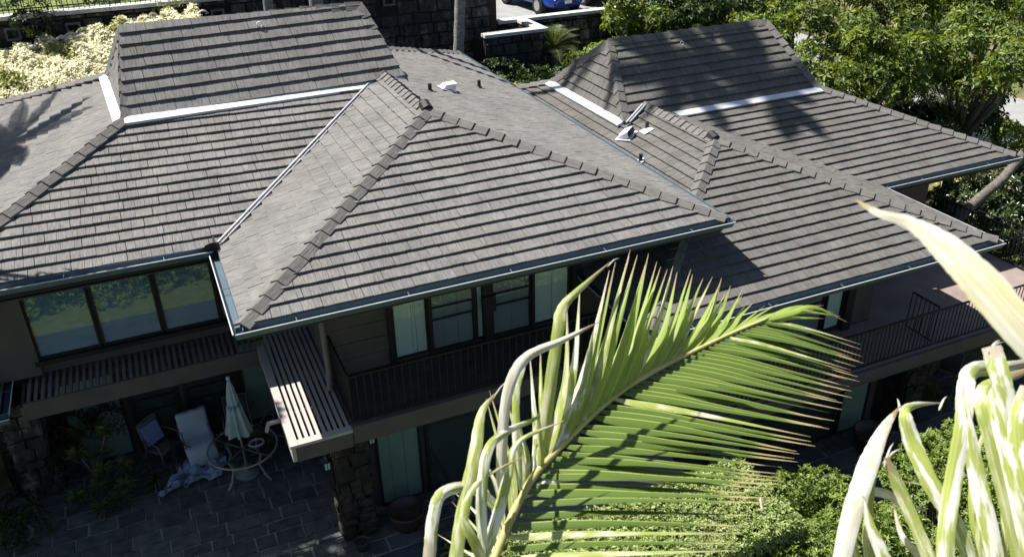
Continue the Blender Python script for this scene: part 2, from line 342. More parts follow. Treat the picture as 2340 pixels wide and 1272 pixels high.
def caps(roof, a, b, na, nb, sp=.33, wd=.15, lift=.06):
    """folded cap tiles from low end a to high end b, lapping uphill"""
    a = V3(a); b = V3(b); na = V3(na).normalized(); nb = V3(nb).normalized(); d = (b-a); Ln = d.length; d.normalize()
    N = (na+nb).normalized(); k = max(1, round(Ln/sp)); sp = Ln/k
    w1 = d.cross(na); w1 = w1 if w1.dot(nb) < 0 else -w1
    w2 = d.cross(nb); w2 = w2 if w2.dot(na) < 0 else -w2
    w1.normalize(); w2.normalize()
    if w1.z > 0 and abs(w1.z) > .02: w1 = -w1
    if w2.z > 0 and abs(w2.z) > .02: w2 = -w2
    for i in range(k):
        r = random.uniform; j = r(-.008, .008); mb = MB(); mb.hasuv = True
        lo = a+d*(sp*i-.02+r(-.01, .01)); hi = a+d*(sp*(i+1)+.03)
        def ring(p, l, th):
            wj = wd+r(-.006, .006)
            return [p+w1*wj+na*(l-.02), p+N*(l+.03), p+w2*wj+nb*(l-.02), p+w2*wj+nb*(l-.02-th), p+N*(l+.03-th), p+w1*wj+na*(l-.02-th)]
        A = ring(lo, lift+.022+j, .045); B = ring(hi, lift-.012, .03)
        ou = r(0, 50)
        for (p, q, ua, ub) in ((0, 1, 0, .15), (1, 2, .15, .3)):
            mb.face([A[p], A[q], B[q], B[p]], [(ou+ua, 0), (ou+ub, 0), (ou+ub, .33), (ou+ua, .33)])
        for f in ([A[0], A[5], A[4], A[1]], [A[1], A[4], A[3], A[2]], [A[0], B[0], B[5], A[5]], [A[2], A[3], B[3], B[2]], [A[5], B[5], B[4], A[4]], [A[4], B[4], B[3], A[3]]):
            mb.face(f, [(0, 0)]*4)
        mb.build('ridge_cap', m_cap, roof)
def fn(*p):
    p = [V3(q) for q in p]; n = (p[1]-p[0]).cross(p[2]-p[0]).normalized(); return n if n.z > 0 else -n
def slab(mb, poly, th=.12, off=-.05):
    P = [V3(p) for p in poly]; n = fn(*P[:3]); t = [p+n*off for p in P]; b = [p-V3((0, 0, th)) for p in t]
    mb.face(t); mb.face(b[::-1])
    for i in range(len(P)): j = (i+1) % len(P); mb.face([t[i], b[i], b[j], t[j]])
def strip(mb, a, b, down, wd, n, rise=.05, th=.06):
    a, b, down, n = V3(a), V3(b), V3(down).normalized(), V3(n)
    p = [a+n*rise, b+n*rise, b+down*wd+n*rise, a+down*wd+n*rise]; q = [x-n*th for x in p]
    mb.faces(p+q, [(0, 1, 2, 3), (7, 6, 5, 4), (0, 4, 5, 1), (1, 5, 6, 2), (2, 6, 7, 3), (3, 7, 4, 0)])
def gutter(house, a, b, out, ends=True, rim=None):
    """open trough along the eave with a bright rolled rim"""
    a, b, out = V3(a), V3(b), V3(out); z = V3((0, 0, 1)); d = (b-a).normalized()
    prof = [(.0, .03), (.0, -.11), (.10, -.11), (.150, -.015), (.158, -.015), (.108, -.125), (-.012, -.125), (-.012, .03)]
    mb = MB(); A = [a+out*o+z*h for o, h in prof]; B = [b+out*o+z*h for o, h in prof]; k = len(prof)
    mb.faces(A+B, [(i, (i+1) % k, (i+1) % k+k, i+k) for i in range(k)])
    if ends:
        for e, q in ((a, A), (b, B)): mb.face([q[7], q[6], q[5], q[4]])
    g = mb.build('gutter', m_gut, house)
    l = MB(); l.bar(a+out*.155+z*-.008-d*.02, b+out*.155+z*-.008+d*.02, .018, .016); l.build('gutter_rim', rim or m_lip, g)
    L = (b-a).length; nb = max(1, int(L/1.6))
    for i in range(nb):
        s = MB(); p = a+d*(L*(i+.5)/nb); s.bar(p+z*.0, p+out*.15+z*-.012, .016, .008); s.build('gutter_strap', m_gut, g)
    return g
# ------------------------------------------------------------------ house 1: the big front house
def vis_plane(*p): pass
H1 = thing('house', 'large brown tiled two-storey house with a front wing under a hipped roof', 'house', (2, 6, -5.2), 'hip-roofed houses')
A = (0, 0, 0); B = (9, 0, 0); P = (4.53, 4.06, 1.62); V = (4.53, 7.35, 1.62)
EV = (.03, 3.0, .06); EL = (-4.95, 3.0, .11); UB = (-1.12, 6.68, 1.53); RB = (4.95, 7.1, 1.46)
BB = (-1.32, 10.5, 1.53); RBB = (4.88, 10.4, 1.48); BR = (9, 14.3, 0); BL = (-4.95, 14.2, .11)
RL = (-.80, 8.42, 2.96); RR = (4.47, 8.5, 2.96)
f_p1f = [A, B, P]; f_p1l = [(0, 3.05, 0), A, P, V]; f_m1f = [EL, EV, V, UB]
f_r = [B, (9, 7.1, 0), RB, (4.53, 7.0, 1.62), P]; f_r2 = [(9, 7.1, 0), BR, RBB, RB]; f_l = [BL, EL, UB, BB]; f_bk = [BR, BL, BB, RBB]
f_uf = [UB, RB, RR, RL]; f_ul = [BB, UB, RL]; f_ur = [RB, RBB, RR]; f_ub = [RBB, BB, RL, RR]
mb = MB()
for f in (f_p1f, f_p1l, f_m1f, f_r, f_r2, f_l, f_bk): slab(mb, f, .13)
for f in (f_uf, f_ul, f_ur, f_ub): slab(mb, f, .10)
roof1 = mb.build('roof', m_deck, H1)
for f in (f_p1f, f_p1l, f_m1f, f_r, f_r2, f_l, f_uf, f_ul, f_ur): tile_face('h1', f, course=.268 if f is not f_uf else .29)
caps(roof1, A, P, fn(*f_p1f), fn(*f_p1l)); caps(roof1, B, P, fn(*f_p1f), fn(*f_r)); caps(roof1, P, V, fn(*f_p1l), fn(*f_r), .25, .16)
caps(roof1, EL, UB, fn(*f_m1f), fn(*f_l)); caps(roof1, BR, RBB, fn(*f_r), fn(*f_bk)); caps(roof1, BL, BB, fn(*f_l), fn(*f_bk))
caps(roof1, UB, RL, fn(*f_uf), fn(*f_ul)); caps(roof1, RB, RR, fn(*f_uf), fn(*f_ur)); caps(roof1, RL, RR, fn(*f_uf), fn(*f_ub), .36); caps(roof1, BB, RL, fn(*f_ul), fn(*f_ub)); caps(roof1, RBB, RR, fn(*f_ub), fn(*f_ur))
mb = MB(); strip(mb, UB, (4.3, 7.03, 1.49), (0, -.93, -.36), .21, fn(*f_m1f), .065); mb.build('flashing', m_flash, roof1)
mb = MB(); strip(mb, BB, UB, (-.93, 0, -.36), .21, fn(*f_l), .065); mb.build('flashing', m_flash, roof1)
mb = MB(); strip(mb, (4.95, 7.3, 1.47), (4.6, 7.3, 1.58), (0, -1, 0), .32, fn(*f_r), .06); mb.build('flashing', m_flash, roof1)
nv = (V3(fn(*f_m1f))+V3(fn(*f_p1l))).normalized()
mb = MB(); mb.bar(V3(EV)+nv*.06, V3(V)+nv*.06, .034, .04, nv); mb.bar(V3(EV)+nv*.035+V3((.075, -.0, 0)), V3(V)+nv*.035+V3((.075, -.0, 0)), .018, .04, nv); mb.build('valley_flashing', m_valley, roof1)
flush_tiles('h1', roof1, m_sh=m_sh)
# gutters
gutter(H1, (-.12, -.02, -.02), (9.12, -.02, -.02), (0, -1, 0)); gutter(H1, (-.02, 2.95, -.02), (-.02, -.14, -.02), (-1, 0, 0))
gutter(H1, (9.02, -.12, -.02), (9.02, 14.3, -.02), (1, 0, 0), rim=m_gut); gutter(H1, (-5.0, 2.98, .085), (-.12, 2.98, .04), (0, -1, 0))
mb = MB(); mb.face([(-.42, 2.86, -.05), (-.05, 2.86, -.05), (-.05, 2.86, .20), (-.2, 2.86, .17)]); mb.box((-.06, 2.83, -.12), (-.02, 3.1, .2)); mb.box((-.02, 2.7, -.03), (.10, 2.9, .06)); mb.build('gutter_end_plate', m_trim, H1)
# fascia and soffit
boxes('fascia', [((.0, .005, -.25), (9.0, .035, -.05)), ((0, .04, -.25), (.03, 3.0, -.05)), ((-4.95, 3.01, -.2), (0, 3.04, -.03)), ((8.97, .04, -.25), (9, 14.2, -.05))], m_trim, H1)
boxes('soffit', [((.04, .04, -.28), (8.96, 3.0, -.255)), ((-4.9, 3.05, -.28), (8.96, 14.1, -.255))], m_wall2, H1)
# body
def wall(p, lo, hi, m=None): return boxo('wall', lo, hi, m or m_wall, p)
wall(H1, (1.45, 1.5, -2.38), (7.6, 4.2, -.285)); wall(H1, (-4.2, 4.2, -2.45), (7.6, 13, -.285))
wall(H1, (1.75, .85, -5.2), (7.6, 4.7, -2.72), m_wall2); wall(H1, (-4.3, 4.72, -5.2), (7.6, 13, -2.72), m_wall2)
# horizontal boards on the front wing's left wall panel
for i in range(6):
    boxo('siding_board', (1.452, 1.475-.006*(i % 2), -2.36+i*.335), (2.66, 1.497, -2.36+i*.335+.322), m_wall, H1)
def window(p, x0, x1, y, z0, z1, bl, rails=(), fr=.05, gl=None, name='window', seams=(), depth=.07):
    b = MB(); b.box((x0, y-depth, z0), (x0+fr, y-.002, z1)); b.box((x1-fr, y-depth, z0), (x1, y-.002, z1)); b.box((x0+fr, y-depth, z1-fr), (x1-fr, y-.002, z1)); b.box((x0+fr, y-depth, z0), (x1-fr, y-.002, z0+fr))
    f = b.build(name, m_trim, p)
    pan = boxo('pane', (x0+fr, y-depth+.015, z0+fr), (x1-fr, y-depth+.021, z1-fr), gl or m_glass, f)
    bb = MB(); xs = [x0+fr]+[x0+(x1-x0)*s for s in seams]+[x1-fr]
    for i in range(len(xs)-1): bb.box((xs[i]+.004, y-.03+.006*(i % 2), z0+fr), (xs[i+1]-.004, y-.012, z1-fr))
    bb.build('blind', bl, f)
    if rails:
        r = MB()
        for z in rails: r.box((x0+fr, y-depth-.012, z), (x1-fr, y-depth+.012, z+.028))
        r.build('rail_bar', m_trim, f)
    return f
window(H1, 2.70, 3.42, 1.5, -2.30, -.32, m_blind, seams=(.55, .66), rails=())
window(H1, 3.45, 4.38, 1.5, -2.32, -.32, m_blindd, rails=(-1.36, -1.62), name='sliding_door', seams=(.3, .62))
window(H1, 4.38, 4.64, 1.5, -2.30, -.32, m_blind)
window(H1, 4.72, 5.60, 1.5, -2.32, -.32, m_blindd, rails=(-1.36, -1.62), name='sliding_door', seams=(.5,))
window(H1, 5.62, 6.46, 1.5, -2.30, -.32, m_blind, seams=(.48, .52))
boxes('door_post', [((4.53, 1.33, -2.38), (4.72, 1.497, -.285)), ((3.41, 1.36, -2.38), (3.47, 1.43, -.285)), ((2.62, 1.38, -2.38), (2.70, 1.497, -.285)), ((6.47, 1.36, -2.38), (6.66, 1.497, -.285)), ((5.585, 1.37, -2.38), (5.635, 1.43, -.285))], m_trim, H1)
mb = MB(); mb.box((4.49, 1.27, -1.62), (4.76, 1.37, -1.28)); mb.build('door_lock', m_trim, H1)
# left wing picture windows
for i, (x0, x1) in enumerate(((-3.52, -2.42), (-2.37, -1.27), (-1.22, -.16), (-.12, .55))):
    window(H1, x0, x1, 4.2, -2.10, -.30, m_blindg, gl=m_glassd, fr=.035, depth=.10)
boxo('wall', (-4.25, 4.05, -2.4), (-3.53, 4.6, -.285), m_wall, H1)
boxo('window_sill', (-3.6, 4.02, -2.2), (1.44, 4.196, -2.11), m_trim, H1)
# slatted shade shelf under the picture windows
sh = boxo('shade_trellis', (-3.88, 3.3, -2.86), (.36, 3.36, -2.5), m_wall, H1)
boxo('trellis_beam', (-3.88, 4.05, -2.74), (1.44, 4.15, -2.56), m_wall, sh); boxo('trellis_beam', (-3.94, 3.3, -2.86), (-3.882, 4.7, -2.56), m_wall, sh)
for i in range(36):
    x = -3.82+i*.119; boxo('slat', (x, 3.365, -2.57), (x+.058, 4.68, -2.50), m_wood, sh)
# slatted trellis beside the front wing
tr = MB(); tr.box((.38, -.12, -2.76), (.45, 3.28, -2.46)); tr.box((.455, -.12, -2.76), (1.43, -.055, -2.46)); tr = tr.build('trellis', m_woodl, H1); boxo('front_board', (.455, -.127, -2.77), (1.43, -.122, -2.457), m_wall, tr)
boxo('trellis_rim', (.36, -.15, -2.455), (.50, 3.27, -2.40), m_woodl, tr); boxo('trellis_rim', (.505, -.15, -2.455), (1.44, .0, -2.40), m_woodl, tr)
for y in (.9, 2.1): boxo('trellis_beam', (.46, y, -2.72), (1.44, y+.07, -2.50), m_wood, tr)
for i in range(9):
    x = .545+i*.102; boxo('slat', (x, .005, -2.485), (x+.058, 3.9, -2.415), m_woodl, tr)
mb = MB(); mb.box((.13, .86, -2.60), (.375, .93, -2.55)); mb.bar((.15, .895, -2.58), (.10, .895, -2.74), .06, .05); mb.build('trellis_bracket', m_woodl, tr)
# balcony
dk = MB(); dk.box((1.45, -.02, -2.70), (7.3, 1.50, -2.40)); dk = dk.build('balcony_deck', m_wall2, H1)
boxo('fascia_board', (1.45, -.09, -2.76), (9.2, -.024, -2.40), m_wall, dk)
for i in range(11):
    y = -.015+i*.137; boxo('deck_board', (1.47, y, -2.397), (7.3, y+.128, -2.372), m_deckb, dk)
def railing(p, a, b, h=.95, sp=.11, z0=.06, posts=()):
    a, b = V3(a), V3(b); d = b-a; L = d.length; d.normalize(); z = V3((0, 0, 1))
    m = MB(); m.bar(a+z*h, b+z*h, .045, .03); r = m.build('railing', m_rail, p); m = MB(); m.bar(a+z*z0, b+z*z0, .03, .02); m.build('bottom_rail', m_rail, r)
    n = int(L/sp)
    me = None
    for i in range(n+1):
        q = a+d*(L*i/n); bm_ = MB(); bm_.bar(q+z*(z0+.01), q+z*(h-.015), .016, .016); bm_.build('baluster', m_rail, r)
    return r
railing(H1, (1.5, .02, -2.38), (7.2, .02, -2.38), sp=.135); railing(H1, (1.5, .1, -2.38), (1.5, 1.45, -2.38), sp=.09)
dsp = MB(); dsp.tube([(1.40, 1.38, -.28), (1.40, 1.30, -2.1), (1.34, 1.1, -2.36)], .05, 8); dsp.build('downspout', m_wood, H1)
# lower doors
window(H1, 2.0, 2.88, .85, -5.18, -2.8, m_doorp, name='ground_door', seams=(.3, .62), fr=.04)
window(H1, 2.98, 5.4, .85, -5.18, -2.8, m_dark, name='ground_window', seams=(.5,), fr=.06); window(H1, 5.45, 6.5, .85, -5.18, -2.8, m_doorp, name='ground_door', seams=(.5,), fr=.05)
window(H1, -3.55, -2.4, 4.72, -5.18, -2.9, m_doorp, name='ground_door', fr=.05)
window(H1, -2.3, -1.3, 4.72, -5.18, -2.9, m_dark, name='ground_window', fr=.08, rails=(-4.2, -3.9)); window(H1, -1.2, -.05, 4.72, -5.18, -2.9, m_dark, name='ground_window', fr=.08, rails=(-4.2, -3.9))
window(H1, 0, .8, 4.72, -5.18, -2.9, m_doorp, name='ground_door', fr=.05)
# roof vents and pipes
def pipe(p, x, y, z, n, h=.2, r=.045):
    m = MB(); m.tube([(x, y, z-.05), (x, y, z+h)], r, 10); o = m.build('vent_pipe', m_pipe, p)
    m = MB(); m.lathe((x, y, z+.0), [(r+.005, -.05), (r+.03, .04), (r+.004, .06)], 10); m.build('pipe_collar', m_pipe, o); return o
def boxvent(p, c, n, down, s=.2):
    c = V3(c); n = V3(n).normalized(); d = V3(down); d = (d-n*d.dot(n)).normalized(); x = d.cross(n)
    m = MB(); F = lambda a, b, h: c+x*a+d*b+n*h
    q = [F(-1.25*s, -1.3*s, .05), F(1.25*s, -1.3*s, .05), F(1.25*s, 1.25*s, .05), F(-1.25*s, 1.25*s, .05)]
    m.faces(q+[k+n*.012 for k in q], [(0, 3, 2, 1), (4, 5, 6, 7), (0, 1, 5, 4), (1, 2, 6, 5), (2, 3, 7, 6), (3, 0, 4, 7)])
    base = m.build('roof_vent', m_vent, p)
    m = MB(); t = [F(-s, -1.1*s, .07), F(s, -1.1*s, .07), F(s, 1.0*s, .11), F(-s, 1.0*s, .11), F(-.8*s, -.75*s, .16), F(.8*s, -.75*s, .16), F(.85*s, .95*s, .26), F(-.85*s, .95*s, .26)]
    m.faces(t, [(0, 3, 2, 1), (4, 5, 6, 7), (0, 1, 5, 4), (1, 2, 6, 5), (3, 0, 4, 7)]); m.build('vent_hood', m_vent, base, bevel=.012)
    m = MB(); e = [F(-.8*s, .93*s, .09), F(.8*s, .93*s, .09), F(.8*s, .90*s, .23), F(-.8*s, .90*s, .23)]; m.face(e); m.build('vent_opening', m_trim, base)
nr = fn(*f_r)
pipe(H1, 5.34, 6.3, 1.32, nr); boxvent(H1, (5.95, 6.9, 1.10), nr, (1, 0, -.36), .15); pipe(H1, 7.36, 8.38, .6, nr, .22)
def ring(p, c, r=.06):
    m = MB(); m.tube([V3(c)+V3((r*math.cos(t), 0, r*math.sin(t))) for t in [i*math.pi/6 for i in range(13)]], .012, 6); m.build('anchor_ring', m_vent, p)
ring(H1, (2.05, 8.13, 2.83)); 
mb = MB(); mb.tube([(V3(P)+V3((.0, -.02, .02))), (V3(P)+V3((0, .22, .1)))], [.13, .12], 8); mb.build('ridge_end_hole', m_trim, roof1)  # dark tube painted in for the shaded hole at the ridge end

# lava rock columns
def rock_column(name, label, x0, y0, x1, y1, z0, z1, m, seed, group=None):
    r = random.Random(seed); t = thing(name, label, 'stone column', ((x0+x1)/2, (y0+y1)/2, z0), group)
    boxo('core', (x0+.05, y0+.05, z0), (x1-.05, y1-.05, z1-.02), m_mort, t)
    z = z0
    while z < z1-.05:
        h = min(r.uniform(.16, .32), z1-z)
        for (ax, lo, hi, fixed, sgn) in (('x', x0, x1, y0, -1), ('y', y0, y1, x0, -1), ('y', y0, y1, x1, 1)):
            q = lo
            while q < hi-.03:
                wd = min(r.uniform(.16, .4), hi-q)
                if hi-q-wd < .1: wd = hi-q
                b = MB(); pr = r.uniform(.0, .05); j = lambda: r.uniform(-.018, .018)
                pts = []
                for d_ in (0, 1):
                    for a_, c_ in ((0, 0), (1, 0), (1, 1), (0, 1)):
                        e = q+.015+(wd-.03)*a_+j()*(1+d_); zz = z+.012+(h-.024)*c_+j()*(1+d_); dd = fixed-sgn*.06+sgn*(.06+pr)*d_+j()*d_
                        pts.append((e, dd, zz) if ax == 'x' else (dd, e, zz))
                cen = sum((V3(p) for p in pts[4:]), V3())/4; cen = (cen.x, cen.y+sgn*.025, cen.z) if ax == 'x' else (cen.x+sgn*.025, cen.y, cen.z); pts.append(cen)
                b.faces(pts, [(0, 4, 5, 1), (1, 5, 6, 2), (2, 6, 7, 3), (3, 7, 4, 0), (4, 8, 5), (5, 8, 6), (6, 8, 7), (7, 8, 4)])
                b.build('stone', m, t, smooth=False); q += wd
        z += h
    return t
rock_column('stone_column', 'brown lava rock column carrying the balcony edge beside the pale door', 1.1, .18, 1.72, .72, -5.2, -2.78, m_lavab, 3)
rock_column('stone_column', 'dark lava rock column at the far left behind the patio shrub', -4.5, 4.0, -3.85, 4.7, -5.2, -2.9, m_lava, 5)
rock_column('stone_column', 'tall lava rock column beside the left end of the picture windows', -4.75, 4.4, -4.3, 5.0, -5.2, -.4, m_lava, 8)
def lantern(label, x, y, z, side):
    t = thing('wall_lantern', label, 'lantern', (x, y, z), 'lanterns on the lava rock columns')
    b = MB(); b.box((x-.075, y-.06, z+.1), (x+.075, y+.06, z+.13)); b.lathe((x, y, z+.13), [(.085, 0), (.05, .07), (.012, .1)], 4); b.box((x-.06, y-.05, z-.08), (x+.06, y+.05, z-.06)); b.bar((x+side*.17, y, z+.16), (x, y, z+.22), .02, .02); b.build('lantern_frame', m_trim, t)
    b = MB(); b.box((x-.05, y-.04, z-.058), (x+.05, y+.04, z+.098)); b.build('lantern_glass', mat('lantern_glass', (.55, .62, .62), .25, .05, 2, spec=.6), t)
    b = MB(); [b.box((x+i*.05-.006, y-.05, z-.058), (x+i*.05+.006, y-.041, z+.098)) for i in (-1, 0, 1)]; b.build('lantern_bar', m_trim, t)
lantern('small square lantern on the left face of the brown lava rock column', .98, .32, -3.4, 1)
lantern('small square lantern beside the pale ground-floor door', 1.86, .45, -3.2, -1)

# ------------------------------------------------------------------ left entry roof with gutter and downspout
E1 = thing('porch', 'low shaded porch roof with a grey gutter at the left edge', 'porch', (-5, 5, -5.2))
mb = MB(); slab(mb, [(-9, 2.9, -2.35), (-4.2, 2.9, -2.35), (-4.2, 8, -2.35), (-9, 8, -1.6)], .12); mb.build('porch_roof', m_deck, E1)
gutter(E1, (-4.2, 7.9, -2.37), (-4.2, 2.85, -2.37), (1, 0, 0)); gutter(E1, (-9, 2.88, -2.37), (-4.05, 2.88, -2.37), (0, -1, 0))
mb = MB(); mb.box((-8.9, 3.3, -5.2), (-4.9, 3.5, -2.5)); mb.build('porch_wall', m_wall2, E1)

# ------------------------------------------------------------------ house 2: the right-hand house, standing lower
H2 = thing('house', 'brown tiled house on the right with a long shaded balcony and railing', 'house', (13, 5, -6.6), 'hip-roofed houses')
c = dict(RF=(15.31, -1.125, -1.318), LF=(6.76, -1.125, -1.318), Q=(11.035, 3.173, .242), V2=(11.035, 6.30, .242), ER=(19.95, 2.198, -1.29), EVr=(15.31, 2.17, -1.30), BR2=(16.35, 5.80, .05), BL2=(10.23, 5.80, .0), BBL=(10.23, 9.94, .0), BBR=(16.35, 9.94, .05), RL2=(10.864, 7.87, 1.49), RR2=(16.0, 7.87, 1.49), BkR=(19.95, 13.54, -1.29), BkL=(6.70, 13.54, -1.32))
g = type('g', (), c)
sl = lambda x: -1.318+.365*(x-6.76)
f2f = [g.LF, g.RF, g.Q]; f2r = [g.RF, g.EVr, g.V2, g.Q]
f2l1 = [(6.76, 1.48, -1.318), g.LF, (9.345, 1.474, sl(9.345))]                       # left slope in front of house 1's wall
f2l2 = [(7.66, 6.1, sl(7.66)), (7.66, 1.48, sl(7.66)), (9.345, 1.474, sl(9.345)), g.Q, (11.035, 6.1, .242)]; f2l3 = [(7.66, 12.58, sl(7.66)), (7.66, 6.1, sl(7.66)), (10.23, 6.1, sl(10.23)), g.BBL]
f2m = [g.EVr, g.ER, g.BR2, g.V2]; f2rr = [g.ER, g.BkR, g.BBR, g.BR2]; f2bk = [g.BkR, g.BkL, g.BBL, g.BBR]
f2uf = [g.BL2, g.BR2, g.RR2, g.RL2]; f2ul = [g.BBL, g.BL2, g.RL2]; f2ur = [g.BR2, g.BBR, g.RR2]; f2ub = [g.BBR, g.BBL, g.RL2, g.RR2]
mb = MB()
for f in (f2f, f2r, f2l1, f2l2, f2l3, f2m, f2rr, f2bk): slab(mb, f, .12)
for f in (f2uf, f2ul, f2ur, f2ub): slab(mb, f, .10)
roof2 = mb.build('roof', m_deck, H2)
for f in (f2f, f2m, f2uf, f2l1, f2l2, f2l3, f2ul, f2r, f2rr): tile_face('h2', f, course=.26 if f is not f2uf else .28, udir=(0, -1, 0) if f in (f2l1, f2l2, f2l3) else None)
caps(roof2, g.RF, g.Q, fn(*f2f), fn(*f2r)); caps(roof2, g.LF, g.Q, fn(*f2f), fn(*f2l2)); caps(roof2, g.Q, g.V2, fn(*f2l2), fn(*f2r), .25, .16)
caps(roof2, g.ER, g.BR2, fn(*f2m), fn(*f2rr)); caps(roof2, g.BL2, g.RL2, fn(*f2uf), fn(*f2ul)); caps(roof2, g.BR2, g.RR2, fn(*f2uf), fn(*f2ur)); caps(roof2, g.RL2, g.RR2, fn(*f2uf), fn(*f2ub), .36)
caps(roof2, g.BkL, g.BBL, fn(*f2l2), fn(*f2bk)); caps(roof2, g.BBL, g.RL2, fn(*f2ul), fn(*f2ub)); caps(roof2, g.BkR, g.BBR, fn(*f2bk), fn(*f2rr))
mb = MB(); strip(mb, (11.3, 5.80, .03), g.BR2, (0, -.93, -.36), .2, fn(*f2m), .065); mb.build('flashing', m_flash, roof2)
mb = MB(); strip(mb, g.BBL, g.BL2, (-.93, 0, -.36), .22, fn(*f2l2), .065); mb.build('flashing', m_flash, roof2)
mb = MB(); mb.bar(V3(g.BL2)+V3((-.06, -.16, .06)), V3(g.V2)+V3((-.16, -.25, .07)), .035, .05); mb.bar(V3(g.BL2)+V3((.03, -.18, .06)), V3(g.V2)+V3((-.08, -.28, .06)), .025, .05); mb.build('valley_flashing', m_valley, roof2)
flush_tiles('h2', roof2, m_sh=m_sh2)
gutter(H2, (6.7, -1.145, -1.338), (15.43, -1.145, -1.338), (0, -1, 0)); gutter(H2, (15.33, -1.2, -1.338), (15.33, 2.05, -1.338), (1, 0, 0)); gutter(H2, (6.74, 1.47, -1.338), (6.74, -1.25, -1.338), (-1, 0, 0))
gutter(H2, (15.5, 2.18, -1.31), (20.07, 2.18, -1.31), (0, -1, 0)); gutter(H2, (19.97, 2.1, -1.31), (19.97, 13.5, -1.31), (1, 0, 0), rim=m_gut)
boxes('fascia', [((6.78, -1.12, -1.56), (15.3, -1.09, -1.37)), ((15.28, -1.08, -1.56), (15.31, 2.2, -1.37)), ((15.32, 2.2, -1.53), (19.95, 2.23, -1.34)), ((6.76, -1.08, -1.56), (6.79, 1.45, -1.37))], m_trim, H2)
boxes('soffit', [((6.8, -1.08, -1.60), (15.27, 1.4, -1.57)), ((7.7, 1.45, -1.60), (15.27, 13, -1.57)), ((15.28, 2.24, -1.60), (19.9, 13, -1.57))], m_wall2, H2)
wall(H2, (7.7, .55, -3.85), (14.0, 3.5, -1.605)); wall(H2, (7.7, 3.52, -3.85), (18.7, 12.6, -1.605)); wall(H2, (8.0, 0, -6.6), (14.1, 3.4, -4.17), m_wall2); wall(H2, (8, 3.45, -6.6), (18.7, 12.6, -4.17), m_wall2)
window(H2, 12.50, 13.05, .55, -3.78, -1.65, m_blind, seams=(.5,)); window(H2, 11.45, 12.46, .55, -3.80, -1.65, m_blindd, name='sliding_door', rails=(-2.95, -3.1)); window(H2, 10.4, 11.42, .55, -3.80, -1.65, m_blindd, name='sliding_door'); window(H2, 9.5, 10.3, .55, -3.78, -1.65, m_blind)
window(H2, 12.98, 13.85, 0, -6.55, -4.3, m_doorp, name='ground_door', fr=.05); window(H2, 10.3, 12.9, 0, -6.55, -4.3, m_dark, name='ground_window', fr=.07); window(H2, 9.2, 10.2, 0, -6.55, -4.3, m_doorp, name='ground_door', fr=.07)
boxes('door_post', [((13.06, .40, -3.85), (13.28, .547, -1.605)), ((12.46, .42, -3.85), (12.5, .49, -1.605)), ((14.85, 3.2, -3.85), (15.0, 3.4, -1.605))], m_trim, H2)
dk = MB(); dk.box((8.4, -1.0, -4.14), (14.2, .55, -3.89)); dk.box((14.21, -1.0, -4.14), (19.4, 3.5, -3.89)); dk = dk.build('balcony_deck', m_wall2, H2)
boxo('deck_surface', (8.4, -1.0, -3.887), (19.4, .54, -3.86), m_decks, dk); boxo('deck_surface', (14.05, .545, -3.887), (19.4, 3.5, -3.862), m_decks, dk); boxo('fascia_board', (8.3, -1.08, -4.2), (19.45, -1.003, -3.86), m_wall, dk)
railing(H2, (8.6, -.95, -3.86), (19.35, -.95, -3.86), sp=.115, h=.95); railing(H2, (14.5, -.85, -3.86), (14.5, -.1, -3.86), sp=.11); railing(H2, (19.35, -.85, -3.86), (19.35, 3.4, -3.86), sp=.13)
pl_ = fn(*f2l2)
boxvent(H2, (9.95, 5.2, sl(9.95)), pl_, (.5, -1, .18), .165); pipe(H2, 10.42, 5.08, sl(10.42), pl_, .2); pipe(H2, 9.55, 3.92, sl(9.55), pl_, .22)
mb = MB(); q = [V3((10.22, 4.85, sl(10.22)+.06)), V3((10.47, 4.85, sl(10.47)+.06)), V3((10.47, 5.1, sl(10.47)+.06)), V3((10.22, 5.1, sl(10.22)+.06))]; mb.faces(q+[k-V3((0, 0, .015)) for k in q], [(0, 1, 2, 3), (7, 6, 5, 4), (0, 4, 5, 1), (1, 5, 6, 2), (2, 6, 7, 3), (3, 7, 4, 0)]); mb.build('pipe_flashing', m_vent, roof2)
mb = MB(); q = [V3((9.42, 3.82, sl(9.42)+.06)), V3((9.64, 3.82, sl(9.64)+.06)), V3((9.64, 4.0, sl(9.64)+.06)), V3((9.42, 4.0, sl(9.42)+.06))]; mb.faces(q+[k-V3((0, 0, .015)) for k in q], [(0, 1, 2, 3), (7, 6, 5, 4), (0, 4, 5, 1), (1, 5, 6, 2), (2, 6, 7, 3), (3, 7, 4, 0)]); mb.build('pipe_flashing', m_vent, roof2)
ring(H2, (12.9, 7.45, 1.33), .05)
mb = MB(); mb.tube([(V3(g.Q)+V3((.0, -.02, .02))), (V3(g.Q)+V3((0, .2, .09)))], [.12, .11], 8); mb.build('ridge_end_hole', m_trim, roof2)  # same dark stand-in for the shaded hole on this ridge
rock_column('stone_column', 'lava rock column under the right-hand balcony past the pale lower door', 14.5, -.5, 15.1, .1, -6.6, -4.2, m_lavab, 13)
